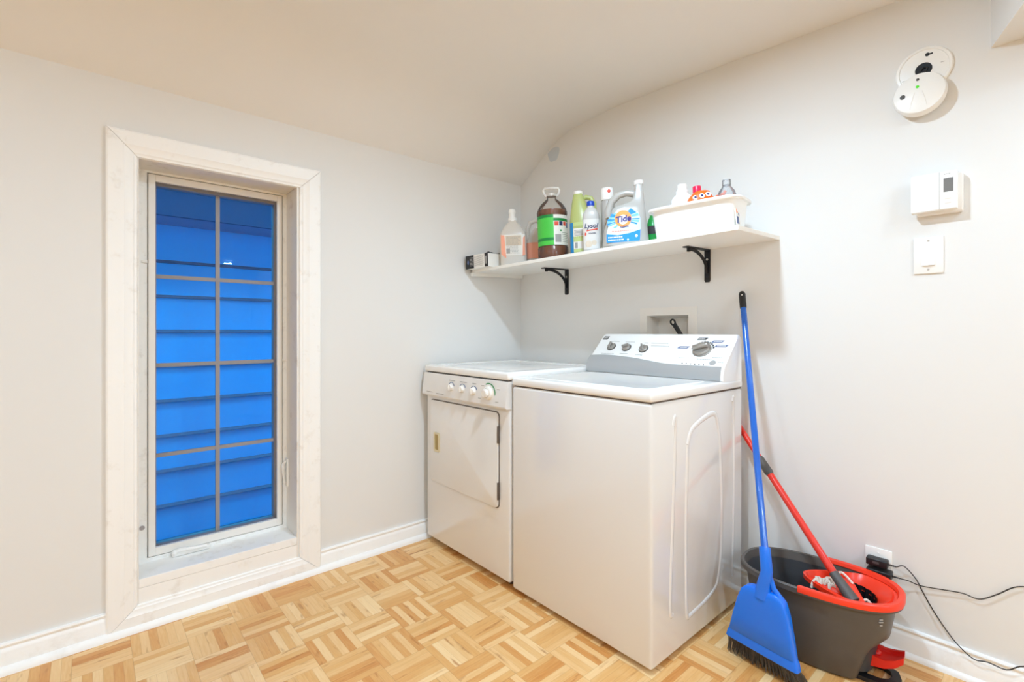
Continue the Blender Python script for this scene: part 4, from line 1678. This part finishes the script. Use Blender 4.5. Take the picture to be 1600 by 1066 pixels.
for z, r_ in ((RZ - .030, .084), (RZ - .05, .082), (RZ - .10, .078), (RZ - .125, .070)):
    rings.append([(hc + (r_ - .004 * (k % 3 == 0)) * math.cos(2 * PI * k / nb_), (r_ - .004 * (k % 3 == 0)) * math.sin(2 * PI * k / nb_), z) for k in range(nb_)])
g.loft(rings, False, True)
g.obj('spin_basket', 'black', bk, angle=20)
# black handle lug and small white mark at the narrow end
g = G()
for k, (dz, w) in enumerate(((.010, .010), (.002, .013), (-.008, .008))):
    t = R(-33)
    x, y = spt(0, 0, .220, .140, t, 2.6)
    g.box(-w / 2, w / 2, -.001, .001, -.002, .002, mtx=Matrix.Translation((x + .0, y - .001, .215 + dz)) @ Matrix.Rotation(R(42), 4, 'Z'))
g.obj('printed_mark', 'print', bd, smooth=False)
# pedal and foot frame
g = G()
sec = []
for x, hw, z0, z1 in ((.128, .040, .046, .084), (.160, .043, .048, .084), (.195, .043, .054, .080), (.222, .037, .064, .088), (.242, .026, .080, .100)):
    sec.append([(x, -.006 - hw, z0), (x, -.006 + hw, z0), (x, -.006 + hw, z1), (x, -.006 + hw - .010, z1), (x, -.006 + hw - .014, z1 - .010), (x, -.006 - hw + .014, z1 - .010), (x, -.006 - hw + .010, z1), (x, -.006 - hw, z1)])
g.loft(sec)
pd = g.obj('pedal', 'reddark', bk)
g = G()
g.sphere((.172, -.005, .074), .014, 1, 1, .7)
g.obj('pedal_boss', 'reddark', pd)
g = G()
fo = [(.100, -.070), (.190, -.066), (.225, -.045), (.236, -.004), (.225, .036), (.190, .056), (.100, .060)]
fi = [(.120, -.045), (.185, -.042), (.205, -.028), (.212, -.004), (.205, .020), (.185, .034), (.120, .036)]
g.loft([[(x, y, .001) for x, y in fo], [(x, y, .014) for x, y in fo], [(x, y, .016) for x, y in fi], [(x, y, .001) for x, y in fi]], False, False)
g.box(.128, .150, -.032, .026, .004, .070, .003)
g.obj('foot_frame', 'black', bk)

# ------------------------------------------------------------------ mop
BM = Matrix.Translation((BXC, BYC, 0)) @ Matrix.Rotation(R(BYAW), 4, 'Z')
mp = thing('spin_mop', 'red-handled spin mop standing in the wringer of the grey bucket', 'mop', (1.80, -.235, .24))
O = Vector((1.80, -.235, .24))
P0, P1 = Vector((1.797, -.250, .300)), Vector((1.362, -.0145, .742))
dv = (P1 - P0)
at = lambda t: P0 + dv * t - O
g = G()
g.tube([at(0.0), at(.60)], .0125, 16)
g.obj('lower_pole', 'redpole', mp)
g = G()
g.tube([at(.69), at(1.0)], .0115, 16)
g.obj('upper_pole', 'redpole', mp)
g = G()
g.tube([at(.585), at(.60), at(.69), at(.705)], [.013, .0165, .0155, .0125], 18)
g.obj('twist_lock', 'greypl', mp)
g = G()
q0, q1 = at(.02), at(-.10) + Vector((.012, -.006, -.004))
g.tube([q0, q0.lerp(q1, .5), q1], [.0155, .0175, .021], 16, sq=.9)
g.box(-.020, .020, -.012, .012, -.010, .008, .003, mtx=Matrix.Translation(q1 + Vector((.006, .0, -.006))))
g.obj('swivel_joint', 'greypl', mp)
# triangular red head plate lying in the basket
g = G()
ctr = BM @ Vector((hc - .014, -.002, 0)) - O
tri = []
for k in range(3):
    a = R(BYAW - 38 + 120 * k)
    tri.append((ctr.x + .098 * math.cos(a), ctr.y + .098 * math.sin(a)))
rnd = []
for k in range(3):
    p, c, nx_ = Vector(tri[k - 1]), Vector(tri[k]), Vector(tri[(k + 1) % 3])
    for j in range(5):
        t = j / 4
        a_ = c + (p - c).normalized() * .022
        b_ = c + (nx_ - c).normalized() * .022
        rnd.append(tuple(a_ * (1 - t) ** 2 + c * 2 * t * (1 - t) + b_ * t * t))
zc = RZ - .033 - O.z
g.loft([[(x, y, zc) for x, y in rnd], [(x, y, zc + .010) for x, y in rnd], [(ctr.x + (x - ctr.x) * .86, ctr.y + (y - ctr.y) * .86, zc + .016) for x, y in rnd]])
g.obj('head_plate', 'red', mp)
g = G()
rs = random.Random(3)
c2 = BM @ Vector((hc - .066, -.020, 0)) - O
for k in range(26):                               # strings bunched at the left of the basket
    a = rs.uniform(0, 2 * PI)
    rr_ = rs.uniform(.004, .026)
    px, py = c2.x + rr_ * 1.3 * math.cos(a), c2.y + rr_ * math.sin(a)
    zz = RZ - .022 - O.z + rs.uniform(0, .014)
    l = rs.uniform(.022, .034)
    th_ = rs.uniform(0, 2 * PI)
    dx, dy = math.cos(th_) * l, math.sin(th_) * l
    pts = [(px - dx * .5, py - dy * .5, zz - .016), (px - dx * .25, py - dy * .25, zz + .002), (px + dx * .1, py + dy * .1, zz + .006), (px + dx * .4, py + dy * .4, zz - .004), (px + dx * .55, py + dy * .55, zz - .020)]
    g.tube(spline(pts, 4), .0042, 7)
for ang in (-72, -30):                    # strings pressed between plate and basket
    t = R(ang)
    p = BM @ Vector((hc + .070 * math.cos(t), .070 * math.sin(t), 0)) - O
    pts = [(p.x - .012, p.y - .006, zc + .002), (p.x, p.y, zc + .010), (p.x + .012, p.y + .002, zc - .002), (p.x + .016, p.y + .008, zc - .02)]
    g.tube(spline(pts, 4), .0042, 7)
p = BM @ Vector((hc - .030, .052, 0)) - O
g.tube(spline([(p.x - .02, p.y, zc + .02), (p.x - .006, p.y + .004, zc + .026), (p.x + .004, p.y + .012, zc + .034), (p.x + .022, p.y + .006, zc + .028), (p.x + .045, p.y - .010, zc + .016)], 5), .004, 7)
ys = g.obj('yarn', 'yarn', mp)
ys['kind'] = 'stuff'

# ------------------------------------------------------------------ broom
bw = thing('broom', 'blue angle broom leaning on the wall by the washer', 'broom', (1.645, -.42, 0))
O = Vector((1.645, -.42, 0))
S0, S1 = Vector((1.647, -.444, .345)) - O, Vector((1.400, -.030, 1.290)) - O
dv = S1 - S0
g = G()
g.tube([S0 + dv * .02, S0 + dv * .93], .0115, 18)
g.obj('pole', 'bluepole', bw)
g = G()
g.tube([S0 + dv * .925, S0 + dv * .93, S0 + dv * .99, S0 + dv], [.0120, .0135, .0135, .009], 18)
gr = g.obj('grip', 'black', bw)
g = G()
g.sphere(S0 + dv * .985 + Vector((.004, -.012, 0)), .0035)
g.obj('hanging_hole', 'white', gr)
# head: flared shell, front and back sheets joined, thicker at the top
g = G()
bl, br_ = Vector((1.519, -.442, .068)) - O, Vector((1.756, -.477, .066)) - O
tl_, trr = Vector((1.565, -.440, .262)) - O, Vector((1.713, -.450, .262)) - O


def bring2(t, d, inset=0.0):
    """Closed ring across the head at height fraction t (0 bottom, 1 top), half depth d."""
    l, r_ = bl.lerp(tl_, t), br_.lerp(trr, t)
    ax = (r_ - l)
    w = ax.length / 2 - inset
    ax.normalize()
    nn = Vector((-ax.y, ax.x, 0))
    c = (l + r_) / 2
    return [tuple(c + ax * u + nn * v) for u, v in [spt(0, 0, w, d, 2 * PI * k / 40, 7) for k in range(40)]]


g.loft([bring2(-.005, .017), bring2(.10, .0165), bring2(.135, .0150, .003), bring2(.16, .0185, .004), bring2(.45, .020, .003), bring2(.75, .021, .004), bring2(.93, .020, .009), bring2(1.0, .017, .020), bring2(1.03, .010, .034)])
# neck and socket
nk = bl.lerp(br_, .5).lerp(tl_.lerp(trr, .5), 1.0)
g.tube([nk + Vector((-.002, 0, -.02)), nk + Vector((.003, .0, .03)), S0 + dv * -.015, S0 + dv * .055], [.028, .021, .0185, .0175], 16)
g.tube([nk + Vector((.050, .0, -.004)), nk + Vector((.030, .0, .018)), nk + Vector((.019, .0, .055)), S0 + dv * .012], [.009, .009, .008, .006], 10)
hd = g.obj('head', 'blue', bw, angle=40)
g = G()
ax = (br_ - bl).normalized()
nn = Vector((-ax.y, ax.x, 0))
c = (bl + br_) / 2
g.loft([[tuple(c + ax * u + nn * v + Vector((0, 0, -.004))) for u, v in [spt(0, 0, .119, .0150, 2 * PI * k / 40, 7) for k in range(40)]],
        [tuple(c + ax * u + nn * v + Vector((0, 0, .002))) for u, v in [spt(0, 0, .119, .0150, 2 * PI * k / 40, 7) for k in range(40)]]])
g.obj('bristle_block', 'greypl', bw)
g = G()
rs = random.Random(5)
for k in range(520):
    u = rs.uniform(-.112, .114)
    v = rs.uniform(-.012, .012)
    p = c + ax * u + nn * v
    f = (u + .113) / .227
    e_ = p + Vector((.012 * (f - .5) * 2 + rs.uniform(-.006, .006), .034 + v * 1.4 + rs.uniform(-.008, .010), 0))
    e_.z = rs.uniform(.001, .006)
    m_ = p.lerp(e_, .5) + Vector((0, .004, 0))
    g.tube([(p.x, p.y, p.z - .003), tuple(m_), tuple(e_)], [.0013, .0012, .0008], 4)
bs = g.obj('bristles', 'bristle', bw, smooth=False)
bs['kind'] = 'stuff'
